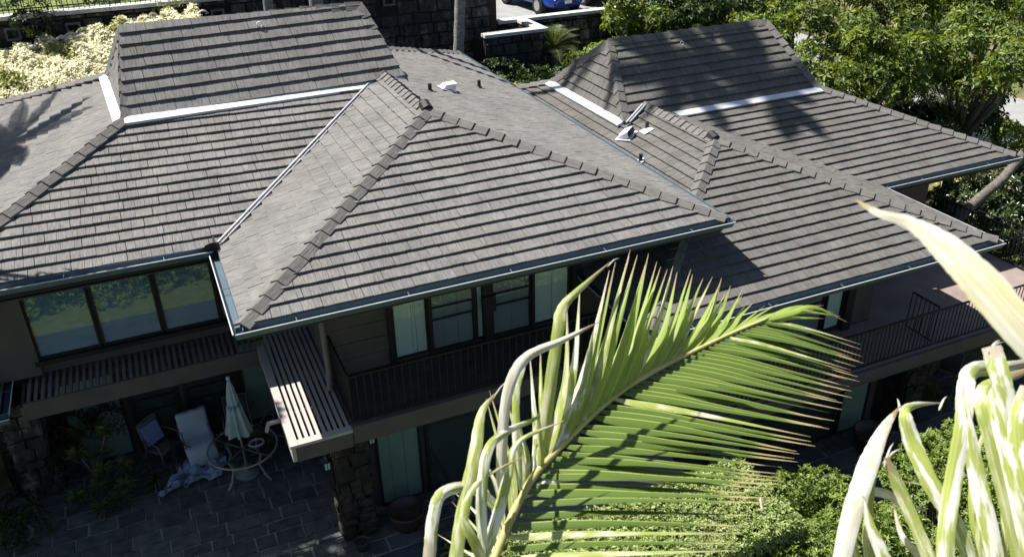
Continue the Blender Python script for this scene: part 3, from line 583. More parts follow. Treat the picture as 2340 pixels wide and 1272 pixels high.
# ------------------------------------------------------------------ ground
def sm(a, b, x): t = np.clip((x-a)/(b-a), 0, 1); return t*t*(3-2*t)
def hgt(x, y):
    z = -5.25+(-6.65+5.25)*sm(5.3, 8.0, x)
    z = z+(-2.7-z)*sm(12.6, 14.4, y)*(1-sm(19, 22, x))
    z = z+(-5.2-z)*sm(19.6, 21, x)
    return z
xs = np.concatenate([np.linspace(-150, -14, 18), np.linspace(-13, 36, 99), np.linspace(38, 180, 18)]); ys = np.concatenate([np.linspace(-90, -12, 14), np.linspace(-11, 24, 71), np.linspace(26, 200, 20)])
X, Y = np.meshgrid(xs, ys); Zg = hgt(X, Y)+rng.uniform(-.03, .03, X.shape)*((Y < -3) | (Y > 13) | (X > 20.5))
nx, ny = len(xs), len(ys); idx = np.arange(nx*ny).reshape(ny, nx)
me = bpy.data.meshes.new('ground'); me.from_pydata(np.c_[X.ravel(), Y.ravel(), Zg.ravel()].tolist(), [], np.stack([idx[:-1, :-1], idx[:-1, 1:], idx[1:, 1:], idx[1:, :-1]], -1).reshape(-1, 4).tolist())
me.materials.append(m_ground); me.polygons.foreach_set('use_smooth', [True]*len(me.polygons)); o = bpy.data.objects.new('ground', me); link(o); o['kind'] = 'structure'
def struct(o): o['kind'] = 'structure'; return o
struct(boxo('lawn_terrace', (-60, 16.75, -3), (10.9, 90, 2.0), m_grass)); struct(boxo('driveway', (11.35, 17.22, -3), (23.5, 60, .02), m_conc))
# patios with slate pavers
def patio(name, x0, x1, y0, y1, z, seed, skip=None, sx=.52, sy=.37):
    r = random.Random(seed); b = MB(); b.box((x0, y0, z-.12), (x1, y1, z)); p = struct(b.build(name, m_joint))
    y = y0; k = 0
    while y < y1-.05:
        h = min(sy*r.choice((1, 1, 1, .8)), y1-y); x = x0-r.uniform(0, .5)
        while x < x1-.02:
            wd = r.choice((sx, sx, sx*.75, sx*1.25)); a, c_ = max(x, x0)+.014, min(x+wd, x1)-.014
            if c_-a > .08 and not (skip and skip((a+c_)/2, y+h/2)):
                q = MB(); t = r.uniform(.016, .026); j = lambda: r.uniform(-.014, .014)
                lo = [(a+j(), y+.012+j(), z-.02), (c_+j(), y+.012+j(), z-.02), (c_+j(), y+h-.012+j(), z-.02), (a+j(), y+h-.012+j(), z-.02)]
                hi = [(p_[0]+.006*(1 if i in (0, 3) else -1), p_[1]+.006*(1 if i < 2 else -1), z+t+r.uniform(-.003, .003)) for i, p_ in enumerate(lo)]
                q.faces(lo+hi, [(4, 5, 6, 7), (0, 1, 5, 4), (1, 2, 6, 5), (2, 3, 7, 6), (3, 0, 4, 7)]); q.build('paver', m_paver, p)
            x += wd
        y += h; k += 1
    return p
patio('patio', -5.2, 3.4, -.4, 4.7, -5.2, 4, skip=lambda x, y: x > 1.75 and y > .9)
struct(boxo('patio_front', (-14, -2.7, -5.5), (3.4, -.42, -5.195), mat('shade_blue_slab', (.045, .058, .075), .8, .3, 3))); patio('lower_patio', 8.2, 19.5, -2.6, 0, -6.6, 9, sx=.8, sy=.6)  # front slab's dark blue imitates the shade mirrored in the left windows
struct(boxo('path', (3.5, -1.2, -5.5), (8.0, .84, -5.21), m_conc))

# ------------------------------------------------------------------ lava rock wall behind
W1 = thing('retaining_wall', 'tall dark lava rock retaining wall with a pale coping behind the house', 'stone wall', (0, 16.5, -2.7))
boxo('wall_core', (-16, 16.42, -3.2), (11.0, 16.74, 1.98), m_mort, W1)
def stones(root, x0, x1, y, z0, z1, seed, lim=300, m=m_lava, sw=(.32, .75), shh=(.26, .46), holes=()):
    r = random.Random(seed); z = z0; cnt = 0; far = MB()
    while z < z1-.05:
        h = min(r.uniform(*shh), z1-z); x = x0-r.uniform(0, .3)
        while x < x1:
            wd = r.uniform(*sw); a, b_ = max(x, x0)+.012, min(x+wd, x1)-.012; x += wd
            if b_-a < .1: continue
            if any(abs((a+b_)/2-hx) < .3 and z < hz+.2 and z+h > hz-.2 for hx, hz in holes): continue
            pr = r.uniform(.02, .10); j = lambda s=.02: r.uniform(-s, s); pts = []
            for d_ in (0, 1):
                for a_, c_ in ((0, 0), (1, 0), (1, 1), (0, 1)):
                    pts.append((a+(b_-a)*a_+j()*d_+(.02-.04*a_)*d_, y+.02-(.02+pr)*d_+j()*d_, z+.012+(h-.024)*c_+j()*d_+(.02-.04*c_)*d_))
            cc = sum((V3(p) for p in pts[4:]), V3())/4; pts.append((cc.x+j(.05), cc.y-.03, cc.z+j(.05)))
            F = [(0, 1, 5, 4), (1, 2, 6, 5), (2, 3, 7, 6), (3, 0, 4, 7), (4, 5, 8), (5, 6, 8), (6, 7, 8), (7, 4, 8)]
            vis = x0 > -5.5 or a > -5
            if cnt < lim and vis and z > -1.6: q = MB(); q.faces(pts, F); q.build('stone', m, root); cnt += 1
            else: far.faces(pts, F)
        z += h
    if far.v: far.build('far_stones', m, root, kind='stuff')
HO = [(-3.67, 1.6), (-2.09, 1.58), (-.74, 1.57), (1.97, 1.56), (3.54, 1.55), (7.4, 1.5)]
stones(W1, -16, 11.0, 16.42, -2.4, 1.98, 21, lim=290, sw=(.45, .95), shh=(.30, .48), holes=HO)
for hx, hz in HO:
    b = MB(); b.box((hx-.2, 16.30, hz-.18), (hx+.2, 16.41, hz-.12)); b.box((hx-.2, 16.30, hz+.12), (hx+.2, 16.41, hz+.18)); b.box((hx-.2, 16.30, hz-.12), (hx-.14, 16.41, hz+.12)); b.box((hx+.14, 16.30, hz-.12), (hx+.2, 16.41, hz+.12)); b.build('drain_frame', mat('worn_concrete', (.13, .125, .12), .9, .2, 4), W1)
x = -16
while x < 11: 
    b = MB(); b.box((x+.006, 16.30, 1.985), (min(x+1.5, 11.05)-.006, 16.72, 2.10)); b.build('coping_stone', m_cop, W1, bevel=.012); x += 1.5
# iron fence on top
FN = thing('iron_fence', 'thin dark iron picket fence on top of the lava rock wall', 'fence', (-2, 16.6, 2))
b = MB(); b.bar((-16, 16.55, 3.05), (10.5, 16.55, 3.05), .03, .03); b.bar((-16, 16.55, 2.22), (10.5, 16.55, 2.22), .03, .03); b.build('rail', m_rail, FN)
pk = None
for i in range(120):
    x = -7+i*.14
    if pk is None: b = MB(); b.bar((0, 0, 0), (0, 0, 1.0), .02, .02); pk = b.build('picket', m_rail, FN); pk.location = (x, 16.55, 2.1); pk.matrix_parent_inverse = FN.matrix_world.inverted()
    else: c_ = pk.copy(); S.collection.objects.link(c_); c_.parent = FN; c_.matrix_parent_inverse = FN.matrix_world.inverted(); c_.location = (x, 16.55, 2.1)
# gate pillar, planter and driveway wall
GP = thing('gate_pillar', 'dark brown gate pillar at the edge of the driveway', 'pillar', (11.3, 16.9, -2.7))
boxo('pillar_shaft', (11.08, 16.8, -2.7), (11.42, 17.2, 2.3), mat('brown_plaster', (.07, .045, .035), .9, .2, 3), GP); boxo('pillar_cap', (11.03, 16.75, 2.305), (11.47, 17.25, 2.4), m_cop, GP)
W2 = thing('driveway_wall', 'low dark stone wall with white coping along the driveway edge', 'stone wall', (16, 16.8, -2.7))
boxo('wall_core', (11.5, 16.92, -3.0), (23.5, 17.2, .18), m_mort, W2); stones(W2, 11.5, 23.5, 16.92, -2.7, .18, 31, lim=160, sw=(.45, .9))
x = 11.5
while x < 23.4: b = MB(); b.box((x+.005, 16.84, .185), (x+1.99, 17.21, .30)); b.build('coping_stone', m_cop, W2, bevel=.01); x += 2
W3 = thing('planter', 'stone planter with a white coped rim beside the driveway', 'planter', (11.6, 15.8, -2.7))
boxo('planter_wall', (10.3, 15.15, -3), (12.5, 15.4, .18), m_mort, W3); boxo('planter_wall', (12.25, 15.42, -3), (12.5, 16.9, .18), m_mort, W3); boxo('planter_soil', (10.3, 15.42, -2.9), (12.24, 16.9, .02), mat('planter_soil', (.03, .024, .018), .95), W3)
stones(W3, 10.3, 12.5, 15.15, -2.4, .18, 35, lim=60, sw=(.3, .6))
b = MB(); b.box((10.25, 15.05, .185), (12.62, 15.42, .30)); b.build('coping_stone', m_cop, W3, bevel=.01); b = MB(); b.box((12.22, 15.425, .185), (12.62, 16.83, .30)); b.build('coping_stone', m_cop, W3, bevel=.01)

# ------------------------------------------------------------------ cars
def car(name, label, loc, rz, col, plate=True):
    t = thing(name, label, 'car', loc, 'cars parked on the driveway'); R = Matrix.Rotation(rz, 3, 'Z'); L = V3(loc)
    paint = mat(name+'_paint', col, .25, .04, 2, spec=.6); gl = mat('car_glass', (.02, .025, .03), .08, .05, 2, spec=.8); rub = mat('tyre_rubber', (.018, .018, .018), .85); rim = mat('wheel_rim', (.45, .46, .47), .35, .1, 5, metal=.6); chrome = mat('car_lamp', (.75, .8, .85), .15, .05, 3, spec=.8); blk = mat('black_plastic', (.02, .02, .02), .6)
    T = lambda q: tuple(R @ V3(q)+L)
    # body by cross sections along y (nose at -y): (y, half width, sill z, shoulder z)
    secs = [(-2.1, .62, .34, .62), (-2.02, .74, .24, .74), (-1.75, .82, .2, .84), (-1.0, .86, .19, .95), (-.3, .87, .19, .98), (.9, .87, .19, 1.0), (1.6, .85, .22, 1.0), (1.95, .8, .28, .96), (2.05, .7, .36, .85)]
    b = MB(); rows = []
    for y, hw, z0, z1 in secs:
        pr = [(-hw*.92, z0), (-hw, z0+(z1-z0)*.35), (-hw, z0+(z1-z0)*.7), (-hw*.9, z1), (0, z1+.05), (hw*.9, z1), (hw, z0+(z1-z0)*.7), (hw, z0+(z1-z0)*.35), (hw*.92, z0)]
        rows.append([T((x, y, z)) for x, z in pr])
    pts = [p for r in rows for p in r]; k = 9
    fs = [(i*k+j, i*k+(j+1) % k, (i+1)*k+(j+1) % k, (i+1)*k+j) for i in range(len(rows)-1) for j in range(k)]+[tuple(range(k)), tuple(reversed(range((len(rows)-1)*k, len(rows)*k)))]
    b.faces(pts, fs); body = b.build('body', paint, t, smooth=True)
    sub = body.modifiers.new('s', 'SUBSURF'); sub.levels = 1; sub.render_levels = 2
    b = MB(); lo = [(-.76, -1.05, .97), (.76, -1.05, .97), (.76, 1.85, .97), (-.76, 1.85, .97)]; hi = [(-.58, -.25, 1.45), (.58, -.25, 1.45), (.58, 1.35, 1.47), (-.58, 1.35, 1.47)]
    b.faces([T(q) for q in lo+hi], [(0, 1, 5, 4), (1, 2, 6, 5), (2, 3, 7, 6), (3, 0, 4, 7)]); b.build('window', gl, t)
    b = MB(); b.faces([T((x*1.03, y*1.01, z-.01)) for x, y, z in hi]+[T((x*.93, y*.93+.03, z+.05)) for x, y, z in hi], [(0, 1, 5, 4), (1, 2, 6, 5), (2, 3, 7, 6), (3, 0, 4, 7), (4, 5, 6, 7)]); b.build('car_roof', paint, t, bevel=.02)
    for sx in (-1, 1):
        b = MB(); b.bar(T((sx*.77, -1.06, .98)), T((sx*.585, -.25, 1.45)), .06, .05); b.bar(T((sx*.77, 1.86, .98)), T((sx*.585, 1.36, 1.46)), .08, .05); b.bar(T((sx*.79, .45, .98)), T((sx*.6, .45, 1.46)), .07, .04); b.build('window_pillar', paint, t)
        for y in (-1.3, 1.25):
            b = MB(); b.tube([T((sx*.70, y, .31)), T((sx*.89, y, .31))], .31, 20); wh = b.build('wheel', rub, t); b = MB(); b.tube([T((sx*.86, y, .31)), T((sx*.897, y, .31))], .2, 16); b.build('rim', rim, wh)
            b = MB(); b.tube([T((sx*.68, y, .33)), T((sx*.874, y, .33))], .36, 20); b.build('wheel_arch', blk, t)
        b = MB(); b.faces([T(q) for q in [(sx*.48, -2.06, .58), (sx*.76, -1.85, .62), (sx*.78, -1.70, .80), (sx*.56, -1.93, .76), (sx*.48, -2.09, .60), (sx*.79, -1.87, .63), (sx*.80, -1.70, .83), (sx*.56, -1.96, .79)]], [(4, 5, 6, 7), (0, 1, 5, 4), (1, 2, 6, 5), (2, 3, 7, 6), (3, 0, 4, 7)]); b.build('headlight', chrome, t)
        b = MB(); b.bar(T((sx*.86, -.85, 1.0)), T((sx*1.02, -.82, 1.05)), .14, .12); b.build('wing_mirror', paint, t)
    b = MB(); b.faces([T(q) for q in [(-.42, -2.115, .40), (.42, -2.115, .40), (.38, -2.10, .50), (-.38, -2.10, .50)]], [(0, 1, 2, 3)]); b.build('grille', blk, t)
    b = MB(); b.faces([T(q) for q in [(-.16, -2.13, .42), (.16, -2.13, .42), (.16, -2.122, .54), (-.16, -2.122, .54)]], [(0, 1, 2, 3)]); b.build('number_plate', mat('plate_white', (.7, .7, .68), .5, .02, 1), t)
    b = MB(); b.tube([T((.07*math.cos(a), -2.075, .65+.045*math.sin(a))) for a in [i*math.pi/6 for i in range(13)]], .008, 5); b.build('nose_badge', rim, t)
    return t
car('blue_car', 'bright blue hatchback with its nose to the driveway wall', (14.5, 19.75, .06), .1, (.012, .055, .36))
car('grey_car', 'dark grey car parked behind the leaves to the right of the blue car', (16.9, 20.5, .02), .08, (.05, .052, .055))
# ------------------------------------------------------------------ vegetation
def leafmesh(name, m, C, Nrm, k=7, ln=.17, wd=.06, elev=(.1, .9), parent=None, curl=.25, jit=.35):
    """rosettes of k pointed leaves round each centre C with axis Nrm (numpy, each leaf its own island of two triangles pairs)"""
    C = np.asarray(C, float); n = len(C); A = np.asarray(Nrm, float); A = A/np.linalg.norm(A, axis=1, keepdims=True)
    ref = np.where(np.abs(A[:, 2:3]) < .9, [[0, 0, 1.]], [[1., 0, 0]]); X = np.cross(A, ref); X /= np.linalg.norm(X, axis=1, keepdims=True); Yv = np.cross(A, X)
    th = (np.arange(k)[None]/k*2*np.pi+rng.uniform(0, 6.28, (n, 1))+rng.uniform(-.4, .4, (n, k)))
    el = rng.uniform(elev[0], elev[1], (n, k)); L = ln*rng.uniform(1-jit, 1+jit, (n, k)); W = wd*rng.uniform(.75, 1.25, (n, k))
    rad = X[:, None]*np.cos(th)[..., None]+Yv[:, None]*np.sin(th)[..., None]
    d = rad*np.cos(el)[..., None]+A[:, None]*np.sin(el)[..., None]
    side = np.cross(d, A[:, None]); side /= np.linalg.norm(side, axis=-1, keepdims=True)+1e-9
    up = np.cross(side, d)
    base = C[:, None]+d*L[..., None]*.08
    mid = base+d*L[..., None]*.55+up*L[..., None]*.06
    tip = base+d*L[..., None]-up*L[..., None]*curl
    v = np.stack([base, mid-side*W[..., None]*.5, tip, mid+side*W[..., None]*.5], 2).reshape(-1, 3)
    nq = n*k; me = bpy.data.meshes.new(name); me.vertices.add(nq*4); me.vertices.foreach_set('co', v.astype(np.float32).ravel())
    i = np.arange(nq)*4; tri = np.stack([i, i+1, i+2, i, i+2, i+3], 1).reshape(-1)
    me.loops.add(nq*6); me.loops.foreach_set('vertex_index', tri.astype(np.int32)); me.polygons.add(nq*2)
    me.polygons.foreach_set('loop_start', (np.arange(nq*2)*3).astype(np.int32)); me.polygons.foreach_set('loop_total', np.full(nq*2, 3, np.int32))
    me.update(calc_edges=True); me.validate()
    me.materials.append(m); o = bpy.data.objects.new(name, me); link(o, parent); return o
def blob_pts(blobs, per, shell=(.55, 1.0), squash=1.0, flat=.55, upbias=.35):
    """points on lumpy shells of ellipsoid blobs (x,y,z,r[,rz]), outward-and-up axes"""
    P, N = [], []
    for b in blobs:
        x, y, z, r = b[:4]; rz = b[4] if len(b) > 4 else r*.8; n = max(4, int(per*r*r))
        d = rng.normal(size=(n, 3)); d /= np.linalg.norm(d, axis=1, keepdims=True); d[:, 2] = np.where(d[:, 2] < -flat, -d[:, 2], d[:, 2])
        q = rng.uniform(shell[0], shell[1], (n, 1))**.6*(1+.16*np.sin(d[:, :1]*5+d[:, 1:2]*7+x*3)*np.cos(d[:, 2:]*6+y))
        p = d*q*np.array([r, r, rz])+np.array([x, y, z]); P.append(p); a = d+np.array([0, 0, upbias])+rng.normal(size=(n, 3))*.3; N.append(a)
    return np.concatenate(P), np.concatenate(N)
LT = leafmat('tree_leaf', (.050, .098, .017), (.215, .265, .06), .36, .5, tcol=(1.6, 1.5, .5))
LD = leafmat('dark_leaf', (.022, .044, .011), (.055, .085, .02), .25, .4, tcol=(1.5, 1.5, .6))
LB = leafmat('bush_leaf', (.115, .185, .036), (.25, .32, .08), .35, .4, tcol=(1.5, 1.5, .5))
LP = leafmat('bleached_leaf', (.86, .82, .56), (.88, .86, .70), .5, .18, rough=.7, spec=.2)
LPg = leafmat('yellow_green_leaf', (.30, .33, .07), (.42, .42, .14), .3, .3)
LH = leafmat('hedge_leaf', (.19, .26, .075), (.34, .40, .15), .3, .4, tcol=(1.4, 1.4, .6))
LR = leafmat('dark_red_leaf', (.07, .028, .018), (.05, .06, .02), .2, .4)
LS = leafmat('striped_leaf', (.26, .31, .13), (.15, .20, .07), .25, .35)
def branches(name, root, base, blobs, r0, m=m_bark, fork=.55, lean=(0, 0), n=8, seed=1):
    r = random.Random(seed); b = MB(); base = V3(base); top = base+V3((lean[0], lean[1], 0))+V3((0, 0, (np.mean([q[2] for q in blobs])-base.z)*fork))
    mid = (base+top)/2+V3((r.uniform(-.15, .15), r.uniform(-.15, .15), 0)); b.tube([base, mid, top], [r0, r0*.8, r0*.65], n)
    t = b.build('trunk', m, root, smooth=True)
    for q in blobs:
        e = V3(q[:3])+V3((r.uniform(-.2, .2), r.uniform(-.2, .2), q[3]*.3)); m1 = top.lerp(e, .5)+V3((r.uniform(-.25, .25), r.uniform(-.25, .25), r.uniform(-.3, .05)))
        b = MB(); b.tube([top-V3((0, 0, .05)), m1, e], [r0*.5, r0*.3, r0*.08], 6); b.build('limb', m, root, smooth=True)
    return t
def tree(label, base, blobs, r0, lm=LT, per=120, k=7, ln=.19, wd=.075, seed=1, name='broadleaf_tree', fork=.55, lean=(0, 0), group='trees around the houses', elev=(.0, .9), shell=(.45, 1.0), mb=m_bark):
    t = thing(name, label, 'tree', base, group); branches('t', t, base, blobs, r0, mb, fork, lean, seed=seed)
    P_, N_ = blob_pts(blobs, per, shell); leafmesh('crown', lm, P_, N_, k, ln, wd, elev, t); return t
def multi(cx, cy, cz, R, n, r, seed, zs=.7):
    q = np.random.default_rng(seed); out = []
    for i in range(int(n*1.5)):
        d = q.normal(size=3); d /= np.linalg.norm(d); s = R*q.uniform(.35, 1)
        out.append((cx+d[0]*s, cy+d[1]*s, cz+abs(d[2])*s*zs-.3*R+q.uniform(-.2, .2)*R, r*.70*q.uniform(.6, 1.25)))
    return out
# big broadleaf trees right of the right-hand house
tree('large leafy tree rising behind the right end of the right-hand roof', (21.3, 7.4, -5.2), multi(21.1, 7.6, .1, 2.2, 13, .95, 1), .17, seed=1, fork=.62)
tree('broad bright green tree at the top right corner with a bare grey trunk', (23.4, 6.6, -5.2), multi(23.6, 6.4, -.3, 2.3, 12, .95, 2), .2, seed=2, fork=.5)
tree('green tree behind the upper right roof hip, left of the larger crowns', (20.6, 11.5, -4), multi(20.2, 11.4, .4, 2.0, 11, .9, 3), .16, seed=3)
tree('tall tree filling the far right edge above the lawn', (27.5, 9.5, -5.2), multi(27, 9.5, .6, 2.8, 13, 1.1, 4), .2, seed=4)
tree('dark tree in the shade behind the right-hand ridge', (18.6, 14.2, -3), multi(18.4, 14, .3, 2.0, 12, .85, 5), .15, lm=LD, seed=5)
tree('leafy tree leaning over the driveway wall coping', (16.0, 15.4, -2.7), multi(16.3, 15.3, .35, 1.35, 10, .62, 6), .09, seed=6)
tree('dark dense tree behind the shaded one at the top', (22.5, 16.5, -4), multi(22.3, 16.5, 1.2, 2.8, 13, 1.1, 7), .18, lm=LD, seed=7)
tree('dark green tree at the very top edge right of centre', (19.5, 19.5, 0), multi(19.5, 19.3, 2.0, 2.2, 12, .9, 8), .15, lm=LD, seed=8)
tree('bushy low tree with pale leaves by the right roof corner', (25.2, 4.6, -5.2), multi(25.0, 4.6, -3.3, 1.0, 7, .55, 9), .08, lm=LB, seed=9, fork=.4)
tree('small bright shrub tree tucked behind the right roof hip', (19.9, 8.4, -4), multi(19.6, 8.6, -.9, 1.1, 8, .6, 10), .09, seed=10)
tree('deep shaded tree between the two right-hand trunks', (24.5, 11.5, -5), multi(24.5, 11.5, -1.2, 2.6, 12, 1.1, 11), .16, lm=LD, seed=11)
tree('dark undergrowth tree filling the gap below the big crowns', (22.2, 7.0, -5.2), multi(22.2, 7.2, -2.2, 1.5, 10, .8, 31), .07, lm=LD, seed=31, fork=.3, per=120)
tree('shaded low tree beneath the broad bright tree at the right', (25.0, 8.0, -5.2), multi(25.2, 8.0, -2.4, 1.9, 11, .9, 32), .08, lm=LD, seed=32, fork=.3, per=110)
tree('dark tree against the driveway wall behind the right-hand ridge', (18.2, 16.2, -2.7), multi(18.4, 15.6, .3, 1.5, 11, .7, 33), .09, lm=LD, seed=33)
tree('tall dark tree overhanging the driveway wall at the top', (21.5, 13.2, -4), multi(21.2, 13.6, 1.3, 1.8, 10, .85, 34), .12, lm=LT, seed=34)
tree('tree in front of the far end of the driveway wall at the top right', (25.5, 14.8, -4), multi(25.8, 15.0, .9, 2.0, 11, .95, 36), .13, seed=36)
tree('dense tree on the far lawn behind the big crowns at the top right', (28.0, 13.4, -5.2), multi(28.0, 13.4, .2, 2.2, 12, 1.1, 38), .14, seed=38)
tree('dark shaded tree at the top edge between the crowns on the right', (25.0, 17.5, -5), multi(25.2, 17.8, .6, 2.2, 11, 1.1, 39), .14, lm=LD, seed=39)
tree('unseen tall tree left of the house, crown shaped to shade the patio', (-9.0, 6.5, -5.2), [(-4.9, 4.75, 5.8, .62), (-4.25, 4.8, 5.8, .55), (-4.72, 5.55, 7.8, .4), (-5.5, 4.9, 5.7, .6), (-7.3, 5.9, 4.0, 1.2), (-8.2, 6.8, 5.0, 1.2)], .16, seed=35, fork=.8, per=300)  # unseen tree added; its crown lumps sit on sun rays to shade the patio
# leaning grey trunk
t = thing('leaning_tree', 'thick grey tree trunk leaning out below the right roof gutter', 'tree', (20.9, 4.0, -5.2))
b = MB(); b.tube([(20.6, 4.2, -4.6), (21.2, 4.0, -3.75), (22.3, 3.95, -3.0), (23.6, 4.3, -2.3), (25.0, 5.2, -1.4)], [.17, .155, .145, .135, .11], 12); b.build('trunk', m_bark, t, smooth=True)
P_, N_ = blob_pts(multi(25.6, 6, -.6, 1.2, 6, .7, 12), 80); leafmesh('crown', LT, P_, N_, 7, .19, .07, (.0, .9), t)
# coconut palms behind
def palm_crown(t, c, R, n, seed, droop=1.0, lf=.26):
    r = random.Random(seed)
    for i in range(n):
        a = 2*math.pi*i/n+r.uniform(-.2, .2); e = r.uniform(-.2, .9); L = R*r.uniform(.85, 1.1); d = V3((math.cos(a)*math.cos(e), math.sin(a)*math.cos(e), math.sin(e)))
        pts = [V3(c)+d*L*s-V3((0, 0, 1))*L*.45*droop*s*s for s in (0, .25, .5, .75, 1)]
        b = MB(); b.tube(pts, [.05, .045, .035, .022, .01], 5)
        for s in range(2, 42):
            q = s/42; k = min(3, int(q*4)); p = pts[k].lerp(pts[k+1], q*4-k); tt = (pts[k+1]-pts[k]).normalized(); sd = tt.cross(V3((0, 0, 1))).normalized()
            ll = L*lf*math.sin(math.pi*min(1, q*.85+.12))
            for sg in (-1, 1):
                e1 = p+(sd*sg*.8+tt*.5+V3((0, 0, -.25))).normalized()*ll*.6; e2 = p+(sd*sg*.75+tt*.55+V3((0, 0, -.6))).normalized()*ll; wv = tt*.036
                b.face([p-wv, e1-wv*.9, e1+wv*.9, p+wv]); b.face([e1-wv*.9, e2, e1+wv*.9])
        b.build('frond', PL, t)
PL = leafmat('palm_leaf', (.075, .11, .025), (.12, .15, .04), .3, .3, tcol=(1.5, 1.4, .5))
def palm(label, base, top, R, n, seed, r0=.16, droop=1.0, lf=.26):
    t = thing('palm_tree', label, 'palm tree', base); b = MB(); r = random.Random(seed); base = V3(base); top = V3(top); K = 46
    pts = [base.lerp(top, i/K)+V3((math.sin(i/K*2.2)*.35, 0, 0)) for i in range(K+1)]
    b.tube(pts, [r0*(1.12-.4*i/K)*(1.05 if i % 2 else .96) for i in range(K+1)], 10); b.build('trunk', m_palmb, t, smooth=True); palm_crown(t, pts[-1], R, n, seed, droop, lf); return t
palm('slender grey palm trunk rising behind the far roof corner', (9.0, 14.95, -3), (9.6, 15.1, 12), 3.2, 13, 3, .17)
palm('very tall palm standing behind the middle of the upper roof', (4.9, 15.9, -3), (4.3, 15.95, 22.2), 2.7, 9, 5, .22, 1.5, .2)
palm('thinner tall palm to the left of its taller neighbour behind the upper roof', (3.4, 15.9, -3), (2.9, 15.9, 20.8), 2.4, 8, 6, .15, 1.5, .2)
palm('palm standing beyond the left end of the house', (-9.6, 14.0, -3), (-8.5, 13.4, 10.4), 3.0, 12, 9, .18, 1.0, .2)
# bleached flowering bush behind the left roof end
t = thing('flowering_bush', 'sun-bleached cream and yellow bush with curling tips behind the left roof', 'bush', (-3, 14.8, -2.7))
bl = [(-5.6, 15.0, -.25, 1.1), (-4.5, 15.0, .35, 1.1), (-3.5, 15.0, .8, 1.0), (-2.5, 15.0, 1.0, 1.05), (-1.5, 15.0, 1.15, 1.0), (-.6, 15.1, 1.4, .9), (.2, 15.2, 1.6, .7), (.9, 15.2, 1.75, .5), (-3.6, 14.2, -.2, .9), (-2.2, 14.2, .1, .9), (-1.0, 14.3, .4, .8), (-4.8, 14.2, -.6, .9), (-5.8, 14.2, -1.1, .9)]
n_ = 24000; xx = rng.uniform(-7.5, 1.35, n_); tt_ = rng.uniform(0, 1, n_)
zt = np.interp(xx, [-7.5, -4.2, -2.9, -1.36, .5, 1.3], [.5, 1.1, 1.4, 1.58, 1.86, 1.8]); lump = .08*np.sin(xx*4.1+tt_*5)*np.sin(tt_*9+xx*1.7)+.07*np.sin(xx*9.3+tt_*3)
P_ = np.c_[xx, 14.25+1.75*tt_+rng.uniform(-.1, .1, n_), (zt-1.0)+1.0*tt_**.8+lump*(.4+tt_)+rng.uniform(-.16, .06, n_)]; N_ = np.c_[rng.normal(-.25, .45, n_), rng.normal(.05, .45, n_), np.ones(n_)]
leafmesh('crown', LP, P_, N_, 6, .10, .036, (-.3, .9), t, curl=.5)
sel = (np.sin(xx*2.3+1)*np.sin(tt_*6+xx) > .6) & (rng.random(n_) < .3); leafmesh('green_leaves', LPg, P_[sel]+[0, -.05, .02], N_[sel], 7, .13, .045, (-.2, 1.0), t)
b = MB(); rr = random.Random(4)
for i in range(46):
    k_ = rr.randrange(n_); q = P_[k_]; p = V3((q[0], 15.6+rr.uniform(0, .4), float(zt[k_])-.05)); sgn = rr.choice((-1, 1)); l = rr.uniform(.15, .42)
    pts = [p+V3((sgn*l*.9*s, 0, l*(s*1.3-1.1*s*s))) for s in (0, .3, .6, .85, 1.1)]+[p+V3((sgn*l*.75, 0, l*.05))]
    b = MB(); b.tube(pts, [.03, .035, .035, .03, .025, .01], 5); b.build('curled_stem', mat('bleached_stem', (.62, .57, .40), .8, .15, 5), t)
b = MB()
for q in bl: b.tube([(q[0]*.3-2.2, 14.9, -2.7), (q[0], 15.2, min(q[2], .4)-.3)], [.06, .02], 5)
b.build('stem', m_bark, t)
# creeper on wall
def bush(label, base, blobs, lm, per=150, k=7, ln=.13, wd=.05, name='shrub', cat='shrub', group=None, elev=(.0, 1.0), shell=(.7, 1.03), stems=True, **kw):
    t = thing(name, label, cat, base, group); P_, N_ = blob_pts(blobs, per, shell); leafmesh('foliage', lm, P_, N_, k, ln, wd, elev, t, **kw)
    if stems:
        b = MB()
        for q in blobs: b.tube([V3(base), V3(base).lerp(V3(q[:3]), .5)+V3((.05, 0, .05)), V3(q[:3])], [.05, .035, .012], 5)
        b.build('stem', m_bark, t)
    return t
bush('dark climbing plant spilling over the wall coping at the top left', (-3.2, 16.15, -2.7), [(-3.1, 16.1, 1.85, .55), (-2.9, 16.1, 1.3, .45), (-3.3, 16.05, .9, .4), (-3.0, 16.3, 2.5, .55), (-3.3, 16.6, 3.0, .5)], LD, 200, name='creeper')
bush('dark shrub growing on top of the wall behind the fence', (-1.6, 17.6, 1.9), [(-1.9, 17.8, 2.6, .8), (-.8, 17.9, 2.5, .7)], LD, 120)
bush('dark leafy shrub on the lawn above the wall in the top left corner', (-5, 19.5, 2.0), [(-5.0, 19.0, 2.6, .9), (-5.8, 19.5, 2.8, 1.0), (-4.0, 20.2, 2.6, .7)], LD, 120)
bush('trailing creeper hanging over the wall coping left of the roof ridge', (.5, 16.2, -2.7), [(.3, 16.15, 1.95, .22), (.7, 16.15, 1.98, .25), (1.2, 16.15, 2.0, .22)], LPg, 260, ln=.08, wd=.03, name='creeper')
bush('dark round shrub in the gap between the two houses', (11.0, 13.2, -2.7), [(10.6, 13.2, -1.3, .8), (11.6, 13.2, -1.3, .8), (11.2, 12.8, -1.4, .7), (12.4, 13.4, -1.3, .75), (10.1, 13.9, -1.1, .6)], LD, 220, ln=.10, wd=.05)
